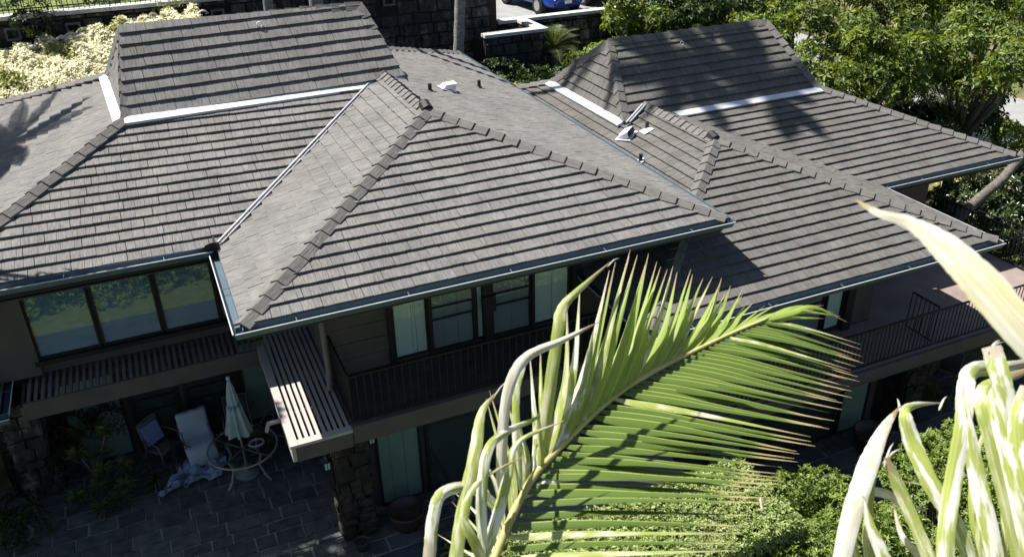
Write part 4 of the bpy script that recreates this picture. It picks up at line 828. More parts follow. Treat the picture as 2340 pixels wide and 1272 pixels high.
bush('yellow-green shrub at the low end of the big roof slope', (10.0, 11.6, -2.9), [(9.75, 12.9, -.75, .33), (10.05, 12.2, -.9, .36), (10.45, 11.9, -1.0, .36)], LPg, 420, ln=.10, wd=.035)
bush('dark shrub at the foot of the planter wall', (10.9, 14.6, -2.7), [(10.6, 14.6, -1.0, .7), (11.5, 14.5, -1.3, .7), (12.4, 14.6, -1.4, .7)], LD, 200)
bush('low green shrubs in the shade under the driveway wall', (13.4, 14.6, -2.7), [(13.1, 14.3, -1.5, .7), (14.0, 14.2, -1.2, .7), (12.9, 13.8, -1.5, .7)], LD, 200)
bush('sunlit ground cover bed below the driveway wall', (15, 14.8, -2.7), [(14.1, 15.3, -1.2, .75, .4), (15.0, 15.2, -.95, .8, .45), (16.0, 15.2, -.8, .8, .4), (17.2, 15.1, -.8, .9, .4), (14.7, 14.5, -1.0, .7, .4), (15.9, 14.4, -.85, .8, .45), (17.0, 14.2, -.8, .8, .4)], LB, 330, ln=.09, wd=.05, stems=False, name='ground_cover_bed', cat='plant bed')
bush('small grey-green shrub against the left hip of the right-hand roof', (12.3, 10.9, -2.7), [(12.0, 11.3, .0, .32), (12.3, 11.0, .1, .3)], leafmat('grey_leaf', (.10, .11, .07), (.16, .16, .11), .2, .3), 300, ln=.09, wd=.04)
# feathery cycad beside the planter
t = thing('cycad', 'feathery bright green cycad beside the white-rimmed planter', 'palm plant', (13.2, 15.2, -2.7)); cc = V3((13.0, 15.4, -.5)); rr = random.Random(3)
b = MB(); b.tube([(13.2, 15.2, -2.7), cc], [.16, .14], 8); b.build('trunk', m_bark, t)
for i in range(26):
    a = 2*math.pi*i/26+rr.uniform(-.15, .15); e = rr.uniform(.2, 1.25); L = rr.uniform(1.2, 1.75); d = V3((math.cos(a)*math.cos(e), math.sin(a)*math.cos(e), math.sin(e))); pts = [cc+d*L*s-V3((0, 0, L*.45*s*s)) for s in (0, .33, .66, 1)]
    b = MB(); b.tube(pts, [.018, .015, .01, .005], 4)
    for s in range(3, 26):
        q = s/26; k = min(2, int(q*3)); p = pts[k].lerp(pts[k+1], q*3-k); tt = (pts[k+1]-pts[k]).normalized(); sd = tt.cross(V3((0, 0, 1))).normalized(); ll = .34*math.sin(math.pi*min(.95, q*.9+.1))
        for sg in (-1, 1): b.face([p-tt*.012, p+sd*sg*ll+tt*.12*ll/.3+V3((0, 0, .1*ll)), p+tt*.012])
    b.build('frond', PL, t)
# right side: iron fence and hedge
F2 = thing('iron_fence', 'black iron picket fence in front of the hedge at the right edge', 'fence', (21.5, 2.5, -5.2))
fa, fb = V3((20.9, 5.0, -5.2)), V3((22.9, -.5, -5.6)); b = MB(); b.bar(fa+V3((0, 0, 1.5)), fb+V3((0, 0, 1.5)), .035, .03); b.bar(fa+V3((0, 0, .15)), fb+V3((0, 0, .15)), .035, .03); b.build('rail', m_rail, F2)
for i in range(46): q = fa.lerp(fb, i/45); b = MB(); b.bar(q, q+V3((0, 0, 1.5)), .02, .02); b.build('picket', m_rail, F2)
bush('glossy hedge behind the iron picket fence', (22.8, 3, -5.2), [(22.0, 4.8, -4.3, 1.0), (22.6, 3.6, -4.4, 1.1), (23.1, 2.4, -4.6, 1.1), (23.6, 1.2, -4.8, 1.1), (24.1, 0, -5.0, 1.1), (24.4, -1.4, -5.2, 1.2), (23.8, 4.4, -4.0, 1.1), (24.6, 3.0, -4.3, 1.2)], leafmat('glossy_leaf', (.04, .065, .018), (.085, .12, .035), .25, .45, rough=.25, spec=.6), 190, name='hedge', cat='hedge', ln=.16, wd=.07)
bush('pale-leaved shrub under the leaning trunk', (23.4, 5.0, -5.2), [(23.2, 5.0, -3.6, .6), (24.0, 4.9, -3.4, .6), (22.4, 5.6, -3.7, .5)], leafmat('pale_leaf', (.14, .16, .08), (.24, .25, .14), .3, .35), 200, ln=.15, wd=.05)
bush('light green feathery shrub poking above the hedge at the right edge', (23.9, 1.9, -5.2), [(23.6, 2.0, -3.3, .4), (24.0, 1.5, -3.5, .45)], LB, 260, ln=.2, wd=.045)
bush('yellowed shrub at the corner of the far gutter', (26.5, 5.8, -5.2), [(26.2, 6.0, -3.6, .6), (26.9, 5.6, -3.7, .6), (26.0, 6.8, -3.2, .6)], LB, 220, ln=.2, wd=.07)
struct(boxo('road', (29, 6, -6), (36, 40, -5.12), m_conc))
struct(boxo('dry_lawn', (24.6, 4.8, -6), (28.9, 14, -5.1), mat('dry_grass', (.32, .30, .11), .95, .2, 4)))
# clipped hedge and rounded bushes in the sun
def hedge_box(label, x0, x1, y0, y1, z0, z1, rot=0):
    cx, cy = (x0+x1)/2, (y0+y1)/2; t = thing('clipped_hedge', label, 'hedge', (cx, cy, z0)); c_, s_ = math.cos(rot), math.sin(rot)
    n = int((x1-x0)*(y1-y0)*500); P_ = np.c_[rng.uniform(x0, x1, n), rng.uniform(y0, y1, n), z1+rng.uniform(-.12, .02, n)+.03*np.sin(np.arange(n))]; N_ = np.c_[rng.normal(0, .35, (n, 2)), np.ones(n)]
    per = 2*((x1-x0)+(y1-y0)); m_ = int(per*(z1-z0)*220); u = rng.uniform(0, per, m_); w_, d_ = x1-x0, y1-y0
    xx = np.where(u < w_, x0+u, np.where(u < w_+d_, x1, np.where(u < 2*w_+d_, x1-(u-w_-d_), x0))); yy = np.where(u < w_, y0, np.where(u < w_+d_, y0+u-w_, np.where(u < 2*w_+d_, y1, y1-(u-2*w_-d_))))
    nx_ = np.where((u >= w_) & (u < w_+d_), 1, np.where(u >= 2*w_+d_, -1, 0)); ny_ = np.where(u < w_, -1, np.where((u >= w_+d_) & (u < 2*w_+d_), 1, 0))
    P2 = np.c_[xx, yy, rng.uniform(z0+.1, z1, m_)]; N2 = np.c_[nx_, ny_, .3+0*nx_]+rng.normal(0, .3, (m_, 3)); P_ = np.r_[P_, P2]; N_ = np.r_[N_, N2]
    dx, dy = P_[:, 0]-cx, P_[:, 1]-cy; P_[:, 0] = cx+c_*dx-s_*dy; P_[:, 1] = cy+s_*dx+c_*dy
    leafmesh('foliage', LH, P_, N_, 6, .065, .034, (.0, 1.1), t); R = Matrix.Rotation(rot, 3, 'Z')
    b = MB(); b.box((x0-cx+.1, y0-cy+.1, 0), (x1-cx-.1, y1-cy-.1, z1-z0-.12), R, (cx, cy, z0)); b.build('inner_twigs', mat('inner_twigs', (.03, .035, .012), .95, .3, 8), t); return t
hedge_box('low clipped hedge with a flat sunlit top beneath the palm frond', 3.2, 7.9, -4.3, -2.55, -6.2, -3.5, 0)
def rounded(label, base, blobs, per=520): return bush(label, base, blobs, LB, per, 8, .085, .034, 'rounded_shrub', 'shrub', 'rounded sunlit shrubs in the front bed', (.0, 1.1), (.82, 1.05))
def lumps(cx, cy, z, R, n, r, seed):
    q = np.random.default_rng(seed); return [(cx+R*q.uniform(-1, 1), cy+R*q.uniform(-.8, .8), z-abs(q.normal())*.22*R, r*q.uniform(.7, 1.2)) for i in range(n)]
rounded('lumpy golden-green shrub below the frond tips', (8.6, -4.0, -6.6), lumps(8.5, -4.0, -4.05, 1.15, 26, .36, 1))
rounded('lumpy green shrub at the bottom edge under the frond', (6.9, -5.2, -6.5), lumps(7.2, -5.0, -4.1, 1.25, 26, .38, 2))
rounded('rounded green shrub left of the folded brown leaf', (9.8, -5.0, -6.6), lumps(9.7, -4.8, -4.4, 1.15, 24, .38, 3))
rounded('rounded shrub in the sun beyond the pale folded leaf', (12.1, -3.8, -6.6), lumps(12.0, -3.8, -4.3, 1.05, 24, .36, 4))
rounded('rounded shrub behind the bleached leaves at the right edge', (13.9, -4.6, -6.6), lumps(13.7, -4.6, -4.25, 1.3, 26, .4, 5))
rounded('green shrub in the bottom right corner behind the bleached leaves', (11.6, -6.2, -6.6), lumps(11.4, -5.9, -4.5, 1.4, 30, .42, 6))
rounded('leafy shrub at the bottom beneath the lowest leaflets', (4.9, -5.9, -6), lumps(4.9, -5.8, -4.3, 1.2, 20, .4, 7))
bush('small leafy plant beside the folded leaflet at the bottom', (3.0, -1.9, -5.25), [(2.9, -1.7, -4.4, .4), (3.1, -2.2, -4.3, .4), (3.2, -1.3, -4.6, .3)], LD, 150, ln=.2, wd=.09)
# garden in front that the windows mirror
bush('loose garden hedge in front of the left wing', (-3, -5.0, -5.25), [(x_, -4.3+.3*math.sin(x_*2), -4.55+.25*math.sin(x_*3), .8) for x_ in np.arange(-8, 1.2, .9)]+[(x_, -5.6+.3*math.sin(x_*2.3), -3.8+.4*math.sin(x_*1.7), 1.15) for x_ in np.arange(-9, .6, 1.0)], LB, 120, name='garden_hedge', cat='hedge', ln=.16, wd=.06)
tree('bushy garden tree in front of the left wing', (-5.5, -8.8, -5.25), multi(-5.5, -8.0, -2.0, 1.8, 9, .9, 21), .15, seed=21)
tree('garden tree in front of the house beside the hedge', (-1.6, -9.4, -5.25), multi(-1.6, -9.6, -2.4, 1.5, 8, .85, 22), .14, seed=22)
struct(boxo('front_lawn', (-20, -6.4, -5.6), (2.6, -2.71, -5.19), m_grass))
# ------------------------------------------------------------------ patio furniture
m_frame = mat('chair_frame', (.16, .15, .14), .5, .1, 4); m_tabm = mat('table_metal', (.30, .29, .27), .45, .1, 4, spec=.5)
m_cloth = mat('pale_cloth', (.46, .50, .57), .9, .1, 3, bump=.4, bscale=14); m_tarp = mat('blue_grey_tarp', (.30, .36, .48), .6, .12, 3, dirt=(.10, .12, .17), dscale=3.5, dlo=.52, dhi=.6, spec=.4)
G0 = -5.178
TB = thing('patio_table', 'round glass patio table with a grey metal rim and curved legs', 'table', (-.3, 2.95, G0))
b = MB(); b.tube([(-.3+.70*math.cos(a), 2.95+.70*math.sin(a), -4.48) for a in [i*math.pi/20 for i in range(41)]], .022, 8, False); b.build('rim', m_tabm, TB, smooth=True)
b = MB(); b.lathe((-.3, 2.95, -4.486), [(.69, 0), (.69, .01)], 40); b.build('glass_top', glassmat('table_glass', (.86, .9, .9), .03), TB)
for i in range(4):
    a = i*math.pi/2+.75; dx, dy = math.cos(a), math.sin(a)
    b = MB(); b.tube([(-.3+dx*.69, 2.95+dy*.69, -4.5), (-.3+dx*.4, 2.95+dy*.4, -4.52), (-.3+dx*.06, 2.95+dy*.06, -4.52)], .018, 6); b.build('spoke', m_tabm, TB)
    b = MB(); b.tube([(-.3+dx*.45, 2.95+dy*.45, -4.53), (-.3+dx*.36, 2.95+dy*.36, -4.8), (-.3+dx*.48, 2.95+dy*.48, -5.06), (-.3+dx*.62, 2.95+dy*.62, G0+.02)], .026, 8); b.build('leg', m_tabm, TB, smooth=True)
UM = thing('patio_umbrella', 'closed pale grey-green patio umbrella standing through the glass table', 'umbrella', (-.3, 2.95, G0))
m_umb = mat('umbrella_canvas', (.40, .47, .46), .9, .1, 4, bump=.3, bscale=20)
b = MB(); b.tube([(-.3, 2.95, G0), (-.3, 2.95, -2.78)], .02, 8); b.build('pole', m_tabm, UM)
b = MB(); b.lathe((-.3, 2.95, G0), [(.27, 0), (.27, .05), (.20, .11), (.05, .15), (.04, .32)], 20); b.build('base', mat('umbrella_base', (.17, .2, .2), .6), UM, smooth=True)
b = MB(); b.lathe((-.3, 2.95, -2.80), [(.012, -.02), (.035, .0), (.045, .03), (.035, .065), (.01, .08)], 10); b.build('finial', m_cloth, UM, smooth=True)
b = MB(); n = 48; rows = [(-2.82, .03, 0), (-2.95, .07, .12), (-3.25, .115, .2), (-3.42, .125, .22), (-3.40, .14, .25), (-3.6, .155, .3), (-3.85, .20, .34), (-4.08, .235, .38), (-4.13, .225, .42)]
for z, r0, am in rows:
    for k in range(n):
        a = 2*math.pi*k/n; rr_ = r0*.86*(1+am*math.cos(8*a+z*1.3)+.3*am*math.cos(3*a+2)); b.v.append((-.3+rr_*math.cos(a), 2.95+rr_*math.sin(a)*.9, z+.03*math.cos(8*a)*(z < -4)))
for i in range(len(rows)-1):
    for k in range(n): p, q = i*n+k, i*n+(k+1) % n; b.f.append((p, q, q+n, p+n)); b.uv += [(0, 0)]*4
b.build('canopy', m_umb, UM, smooth=True)
def chair(label, loc, rz, cloth=None, name='patio_chair', sling=m_tarp, dz=0):
    t = thing(name, label, 'chair', loc, 'patio chairs'); R = Matrix.Rotation(rz, 3, 'Z'); L = V3(loc); T = lambda x, y, z: R @ V3((x, y, z))+L
    for sx in (-1, 1):
        b = MB(); b.tube([T(sx*.28, -.25, .02), T(sx*.29, -.27, .35), T(sx*.29, -.22, .62), T(sx*.29, .0, .65), T(sx*.28, .22, .62)], .016, 6); b.build('arm', m_frame, t, smooth=True)
        b = MB(); b.tube([T(sx*.26, .32, .02), T(sx*.25, .18, .4), T(sx*.25, .30, .98)], .016, 6); b.build('leg', m_frame, t, smooth=True)
    b = MB(); b.tube([T(-.25, .30, .98), T(0, .31, 1.0), T(.25, .30, .98)], .016, 6); b.bar(T(-.27, -.25, .38), T(.27, -.25, .38), .03, .02); b.build('frame_bar', m_frame, t)
    g_ = lambda pts, nm, m_, th=.012: None
    def sheet(nm, prof, wx, m_, wob=0., seed=1):
        r = random.Random(seed); b = MB(); nx_ = 9
        for (y, z) in prof:
            for i in range(nx_): x = -wx+2*wx*i/(nx_-1); b.v.append(tuple(T(x+r.uniform(-wob, wob), y+r.uniform(-wob, wob), z+r.uniform(-wob, wob)*.8)))
        for j in range(len(prof)-1):
            for i in range(nx_-1): a = j*nx_+i; b.f.append((a, a+1, a+nx_+1, a+nx_)); b.uv += [(0, 0)]*4
        o = b.build(nm, m_, t, smooth=True); s_ = o.modifiers.new('s', 'SOLIDIFY'); s_.thickness = .012; return o
    sheet('seat', [(-.24, .39), (-.1, .37), (.05, .36), (.18, .37)], .25, sling); sheet('backrest', [(.19, .42), (.22, .6), (.26, .8), (.29, .97)], .25, sling)
    return t, T, sheet
t, T, sheet = chair('patio chair draped with a pale blue cloth beside the glass table', (-1.12, 3.95, G0), .12)
o = sheet('draped_cloth', [(.36, .55), (.33, .85), (.30, 1.03), (.24, .98), (.20, .75), (.16, .48), (.02, .45), (-.14, .46), (-.30, .44), (-.36, .25), (-.42, .08)], .31, m_cloth, .018, 4)
t, T, sheet = chair('empty metal patio chair with a blue cushion left of the draped chair', (-1.85, 4.15, G0), .75, sling=m_frame)
b = MB(); q = [T(-.22, .14, .46), T(.2, .12, .46), T(.22, .28, .86), T(-.2, .3, .88)]; b.faces(q+[p+(R_ := V3((.03, -.05, .03))) for p in q], [(0, 1, 2, 3), (7, 6, 5, 4), (0, 4, 5, 1), (1, 5, 6, 2), (2, 6, 7, 3), (3, 7, 4, 0)]); b.build('cushion', mat('blue_cushion', (.20, .25, .48), .8, .08, 3), t, bevel=.015)
t, T, sheet = chair('dark patio chair half hidden behind the umbrella', (-.25, 4.15, G0), -.1, sling=mat('dark_sling', (.05, .05, .06), .8)); t, T, sheet = chair('grey patio chair behind the right side of the glass table', (.55, 3.7, G0), -.7, sling=mat('dark_sling', (.05, .05, .06), .8))
for x, y, rz, lb in ((16.3, 1.1, -.4, 'dark lounge chair in the shade under the right-hand balcony'), (16.9, .3, -1.2, 'dark chair nearer the edge of the lower right patio'), (16.5, -.3, -1.9, 'dark chair with its back to the front bed on the lower patio')):
    t, T, sheet = chair(lb, (x, y, -6.575), rz, sling=mat('dim_sling', (.09, .085, .08), .8))
TP = thing('camera_tripod', 'small black folded tripod leaning before the empty patio chair', 'tripod', (-1.62, 3.75, G0)); ap = V3((-1.62, 3.75, -4.55))
for a in (.3, 2.3, 4.4): b = MB(); b.tube([ap, (-1.62+.33*math.cos(a), 3.75+.33*math.sin(a), G0+.01)], [.02, .012], 6); b.build('leg', m_trim, TP)
b = MB(); b.box((-1.68, 3.70, -4.55), (-1.56, 3.80, -4.42)); b.build('head', m_trim, TP); b = MB(); b.bar((-1.56, 3.75, -4.46), (-1.28, 3.55, -4.6), .015, .015); b.build('handle', m_trim, TP)
# crumpled tarp
def tarp(name, label, pts, z, m_, seed, hgt_=.14, n=26):
    r = random.Random(seed); b = MB(); A_, B_, C_, D_ = [V3((p[0], p[1], 0)) for p in pts]
    for j in range(n+1):
        for i in range(n+1):
            u, v_ = i/n, j/n; p = (A_*(1-u)+B_*u)*(1-v_)+(D_*(1-u)+C_*u)*v_
            h = abs(math.sin(u*9+v_*4+seed)*math.sin(v_*11-u*3))*hgt_+r.uniform(0, .03)+.012; e = .04*math.sin(u*17+seed)+.04*math.sin(v_*13); b.v.append((p.x+e, p.y+e*.7, z+h))
    for j in range(n):
        for i in range(n): a = j*(n+1)+i; b.f.append((a, a+1, a+n+2, a+n+1)); b.uv += [(0, 0)]*4
    o = b.build(name, m_, None, smooth=False); s_ = o.modifiers.new('s', 'SOLIDIFY'); s_.thickness = .006; tag(o, label, 'tarp'); return o
tarp('tarp', 'crumpled blue-grey tarp spread on the patio in front of the chairs', [(-2.12, 2.95), (-.82, 3.05), (-.62, 3.72), (-1.45, 3.85)], G0, m_tarp, 2)
# things on the table
o = MB(); q = []
for i in range(70): a = i*.55; q.append((-.02+.15*math.cos(a)*(1+.12*math.sin(i)), 2.93+.12*math.sin(a)*(1+.12*math.cos(i*1.7)), -4.455+.012*math.sin(i*.9)))
o.tube(q, .006, 5); o = o.build('cable_coil', mat('white_cable', (.6, .62, .62), .5), None); tag(o, 'coil of white cable lying on the glass table', 'cable')
t = thing('tool_bag', 'dark brown soft bag slumped at the far side of the glass table', 'bag', (.05, 3.3, -4.47)); b = MB(); b.lathe((.05, 3.3, -4.47), [(.19, 0), (.21, .05), (.17, .11), (.08, .14)], 12, 1.1, .75); b.build('bag_body', mat('brown_canvas', (.06, .045, .035), .9, .3, 9), t, smooth=True); b = MB(); b.tube([(-.07, 3.28, -4.36), (0, 3.26, -4.25), (.1, 3.26, -4.24), (.17, 3.28, -4.36)], .012, 6); b.build('strap', mat('blue_strap', (.09, .11, .28), .8), t)
t = thing('wire_basket', 'small dark wire basket near the left rim of the glass table', 'basket', (-.7, 3.2, -4.47)); b = MB()
for z, r_ in ((0, .10), (.06, .12), (.12, .135)): b.tube([(-.7+r_*math.cos(a), 3.2+r_*math.sin(a), -4.465+z) for a in [i*math.pi/8 for i in range(17)]], .006, 5)
for i in range(10): a = i*math.pi/5; b.tube([(-.7+.1*math.cos(a), 3.2+.1*math.sin(a), -4.465), (-.7+.135*math.cos(a), 3.2+.135*math.sin(a), -4.345)], .005, 4)
b.build('wires', m_trim, t)
def pot(label, x, y, z, r, h, m_):
    t = thing('plant_pot', label, 'pot', (x, y, z)); b = MB(); b.lathe((x, y, z), [(r*.68, 0), (r*.9, h*.5), (r, h*.9), (r*1.04, h), (r*.92, h), (r*.88, h*.8)], 22); b.build('pot_body', m_, t, smooth=True); b = MB(); b.lathe((x, y, z+h*.72), [(r*.86, 0), (r*.84, .02)], 18); b.build('soil', m_mort, t); return t
m_pot = mat('brown_glazed_pot', (.05, .028, .02), .4, .2, 5, spec=.5)
pot('large round brown pot on the path beside the stone column', 2.3, .12, -5.2, .36, .42, m_pot); pot('small dark pot at the foot of the stone column', 1.33, -.12, -5.18, .14, .2, mat('dark_green_pot', (.03, .045, .04), .5)); pot('big dark pot on the lower patio near the pale lower door', 13.4, -.75, -6.6, .42, .55, m_pot)
# patio shrub with whorled leaves
t = thing('patio_shrub', 'shaded shrub with whorls of narrow striped leaves at the left of the patio', 'shrub', (-3.2, 4.0, G0)); q = [(-3.35, 3.75, -4.2, .22), (-2.95, 3.4, -4.5, .22), (-2.6, 3.5, -4.55, .2), (-2.75, 3.9, -3.9, .18), (-3.1, 3.3, -4.75, .2), (-2.75, 3.0, -4.95, .18), (-3.1, 2.95, -5.0, .17), (-3.3, 4.2, -4.0, .2), (-3.0, 3.8, -4.35, .2), (-2.6, 3.1, -4.75, .16), (-3.5, 3.2, -4.8, .2)]
P_ = np.array([[a, b_, c_] for a, b_, c_, _ in q]); N_ = np.c_[rng.normal(0, .25, (len(q), 2))+[0, -.25], np.ones(len(q))]; leafmesh('foliage', LS, P_, N_, 80, .21, .013, (-.1, 1.1), t, curl=.35)
b = MB(); [b.tube([(-3.1, 3.7, G0), ((-3.1+a)/2, (3.7+b_)/2, c_-.35), (a, b_, c_)], [.025, .02, .014], 6) for a, b_, c_, _ in q]; b.build('stem', m_bark, t)
bush('dark red and green cordyline behind the whorled patio shrub', (-3.3, 4.4, G0), [(-3.4, 4.4, -3.95, .35), (-2.7, 4.35, -4.0, .35), (-3.6, 4.0, -4.4, .35)], LR, 200, 9, .17, .02)
bush('dark fern-like plant in front of the ground-floor doors', (-2.2, 3.9, G0), [(-2.3, 3.5, -4.85, .3), (-2.0, 3.1, -5.0, .2)], LD, 120, 9, .16, .025)
for i, (x, y) in enumerate(((-4.6, 3.4), (-4.9, 2.9), (-4.4, 2.9))): bush(['shaded leafy plant at the far left of the patio', 'low dark plant in the bottom left corner', 'dim fern near the bottom left corner'][i], (x, y, -5.2), [(x, y, -4.9, .4)], LD, 110, 8, .16, .035)

# ------------------------------------------------------------------ coconut palm in front: trunk out of frame, two fronds in view
def at(px, py, d): return CP+Fw*d+R2*((px-1170)/1969.78*d)-U2*((py-636)/1969.78*d)
PM = thing('coconut_palm', 'coconut palm whose sunlit fronds reach up in front of the houses', 'palm tree', (1.3, -10.9, -6.3))
crown = at(1560, 1900, 2.1)
b = MB(); K = 40; base = V3((crown.x+.9, crown.y-.6, -6.4)); b.tube([base.lerp(crown, i/K)+V3((-.5*math.sin(math.pi*i/K), 0, 0)) for i in range(K+1)], [.17*(1.15-.35*i/K)*(1.05 if i % 2 else .97) for i in range(K+1)], 12); b.build('trunk', m_palmb, PM, smooth=True)
G1 = leafmat('frond_lit_green', (.26, .37, .075), (.39, .48, .115), .42, .15, rough=.38, spec=.5, tcol=(1.4, 1.35, .5), tip=(.46, .36, .2), lit_rib=(.34, .42, .13), veins=.16)  # lighter copy: sunlight on the upper leaflets put into the colour
GR = leafmat('frond_shaded_green', (.062, .11, .018), (.102, .152, .028), .15, .18, rough=.36, spec=.5, tcol=(1.4, 1.3, .5), tip=(.46, .36, .18), lit_rib=(.33, .38, .11), veins=.16)  # darker copy: shade on the right-hand leaflets put into the colour
G2 = leafmat('frond_yellow_green', (.30, .37, .085), (.38, .44, .12), .3, .12, rough=.4, spec=.45, tcol=(1.3, 1.2, .5), pale=(.78, .76, .58), palamt=.3, tip=(.42, .33, .2), veins=.16)
G3 = leafmat('frond_bleached', (.34, .41, .09), (.42, .47, .13), .25, .1, rough=.45, spec=.4, pale=(.84, .83, .74), palamt=.5, soft=.09, tip=(.55, .48, .36), veins=.16)
G4 = leafmat('frond_dry', (.52, .46, .30), (.60, .55, .40), .2, .12, rough=.5, spec=.4, pale=(.82, .80, .72), palamt=.55, tip=(.36, .25, .15), veins=.16)
G5 = leafmat('frond_yellow', (.72, .62, .20), (.72, .62, .2), .3, .02, rough=.4, spec=.4, pale=(.90, .88, .78), palamt=.85, tip=(.5, .4, .2), pscale=3, veins=.16)
m_rach = mat('rachis', (.42, .40, .12), .5, .15, 8, dirt=(.50, .42, .22), dscale=4)
def smooth(pts, n):
    """Catmull-Rom through points"""
    P_ = [pts[0]*2-pts[1]]+list(pts)+[pts[-1]*2-pts[-2]]; out = []; m_ = len(pts)-1
    for i in range(n+1):
        t = i/n*m_; k = min(int(t), m_-1); f = t-k; a, b_, c_, d_ = P_[k:k+4]
        out.append(.5*((2*b_)+(c_-a)*f+(2*a-5*b_+4*c_-d_)*f*f+(3*b_-a-3*c_+d_)*f**3))
    return out
def leaflet(parent, pts, w, m_, n=12, fold=.6, face=None, wprof=None, name='leaflet', twist=0., ragged=.0):
    q_ = random.Random(int(pts[0].x*1e4) % 9973)
    """long folded blade along a 3-D path; face = direction its upper side looks"""
    q = smooth(pts, n); b = MB(); b.hasuv = True; rows = []
    fc = face or (CP-q[len(q)//2]).normalized()
    for i, p in enumerate(q):
        t = i/n; d = (q[min(i+1, n)]-q[max(i-1, 0)]).normalized(); s = d.cross(fc); s = s.normalized(); u_ = s.cross(d)
        ct, st = math.cos(twist*t), math.sin(twist*t); s, u_ = s*ct+u_*st, u_*ct-s*st
        ww = w*(wprof(t) if wprof else (min(1, .45+t*4) if t < .14 else 1)*max(.04, (1-max(0, t-.35)/.65)**.75))
        wa, wb = ww*(1-ragged*q_.random()**3*(1+t)), ww*(1-ragged*q_.random()**3*(1+t))
        rows.append((p+s*wa*.5-u_*wa*fold*.5, p+u_*0, p-s*wb*.5-u_*wb*fold*.5, t))
    for r_ in rows: b.v += [tuple(x) for x in r_[:3]]
    for i in range(n):
        for j in (0, 1):
            k = i*3+j; b.f.append((k, k+1, k+4, k+3)); t0, t1 = rows[i][3], rows[i+1][3]; b.uv += [(j*.5, t0), (j*.5+.5, t0), (j*.5+.5, t1), (j*.5, t1)]
    return b.build(name, m_, parent, smooth=True)
def lerpkeys(keys, s):
    for i in range(len(keys)-1):
        if s <= keys[i+1][0]:
            a, b_ = keys[i], keys[i+1]; f = (s-a[0])/(b_[0]-a[0]); return [x+(y-x)*f for x, y in zip(a[1:], b_[1:])]
    return list(keys[-1][1:])
rp = [(1085, 1420, 2.55), (1130, 1275, 2.6), (1205, 1110, 2.7), (1290, 1010, 2.8), (1400, 908, 2.95), (1500, 845, 3.08), (1600, 795, 3.2), (1682, 757, 3.28), (1755, 727, 3.34)]
R3 = smooth([at(*p) for p in rp], 60)
fr = MB(); fr.tube(R3, [.016*(1-.7*i/60) for i in range(61)], 8); fr = fr.build('frond', m_rach, PM, smooth=True)
rr = random.Random(12)
def rach(s): f = s*60; k = min(59, int(f)); return R3[k].lerp(R3[k+1], f-k)
# s -> tip pixel, depth offset : upper (left) side
Ukeys = [(.10, 1010, 1180, .15), (.14, 1060, 1060, .15), (.20, 1118, 905, .1), (.26, 1180, 850, .1), (.31, 1290, 700, .15), (.36, 1400, 600, .2), (.39, 1432, 577, .2), (.44, 1465, 580, .2), (.50, 1500, 592, .25), (.545, 1528, 600, .25), (.60, 1580, 612, .3), (.66, 1630, 629, .3), (.72, 1668, 650, .3), (.77, 1699, 671, .3), (.82, 1724, 690, .28), (.86, 1800, 704, .22), (.90, 1880, 690, .2), (.95, 1905, 720, .15), (1.0, 1945, 735, .12)]
Lkeys = [(.08, 1660, 1300, .1), (.15, 1705, 1238, .1), (.22, 1745, 1150, .1), (.28, 1770, 1112, .08), (.34, 1800, 1085, .06), (.40, 1820, 1052, .05), (.46, 1850, 1020, .05), (.52, 1876, 985, .05), (.58, 1905, 950, .05), (.64, 1925, 925, .05), (.70, 1940, 900, .05), (.76, 1950, 875, .05), (.82, 1955, 852, .06), (.88, 1958, 830, .08), (.94, 1962, 808, .1), (1.0, 1965, 786, .1)]
blade = lambda t: (min(1, .4+t*5) if t < .12 else 1)*(1 if t < .4 else max(.04, (1-(t-.4)/.6)**.85))
N = 46
for i in range(N):
    s = .09+.90*(i/(N-1))+rr.uniform(-.004, .004); p = rach(s); s_ = min(1, s)
    k = lerpkeys(Ukeys, s_); dp = (p-CP).dot(Fw); q = (k[0]+rr.uniform(-9, 9), k[1]+rr.uniform(-16, 22)); e = at(q[0], q[1], dp+k[2]+rr.uniform(-.05, .05))
    tn = (rach(min(1, s+.02))-rach(max(0, s-.02))).normalized(); mid = p.lerp(e, .45)+tn*rr.uniform(.02, .06)*(1 if s > .3 else .3)+V3((0, 0, rr.uniform(.0, .05)))
    wd = (.047 if s < .6 else .047-.05*(s-.6)); mt = G1 if s > .36 else rr.choice((G2, G3, G2)); mt = rr.choice((G1, G1, G1, G2)) if s > .36 else mt
    fdir = ((CP-p).normalized()*.8+SUN*.45+V3((rr.uniform(-.25, .25), rr.uniform(-.25, .25), 0))).normalized()
    wd = min(wd, (e-p).length*.06); leaflet(fr, [p, p.lerp(mid, .5)+tn*.015, mid, e], wd*rr.uniform(.85, 1.1), mt, 12, rr.uniform(.3, .6), fdir, twist=rr.uniform(-.25, .35), wprof=blade)
N = 50
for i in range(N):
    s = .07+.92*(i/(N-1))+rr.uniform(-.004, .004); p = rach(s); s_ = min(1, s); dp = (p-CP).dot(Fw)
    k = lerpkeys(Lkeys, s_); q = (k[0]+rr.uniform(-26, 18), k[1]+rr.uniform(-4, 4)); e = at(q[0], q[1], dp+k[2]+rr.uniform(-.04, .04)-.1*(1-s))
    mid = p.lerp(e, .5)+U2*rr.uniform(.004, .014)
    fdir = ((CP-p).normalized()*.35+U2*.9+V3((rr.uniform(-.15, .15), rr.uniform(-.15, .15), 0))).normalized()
    leaflet(fr, [p, p.lerp(mid, .5)+U2*.006, mid, e], (.036 if s < .6 else .034-.04*(s-.6))*rr.uniform(.8, 1.1), GR if rr.random() < .92 else G2, 12, rr.uniform(.9, 1.3), fdir, twist=rr.uniform(-.1, .15), wprof=blade)
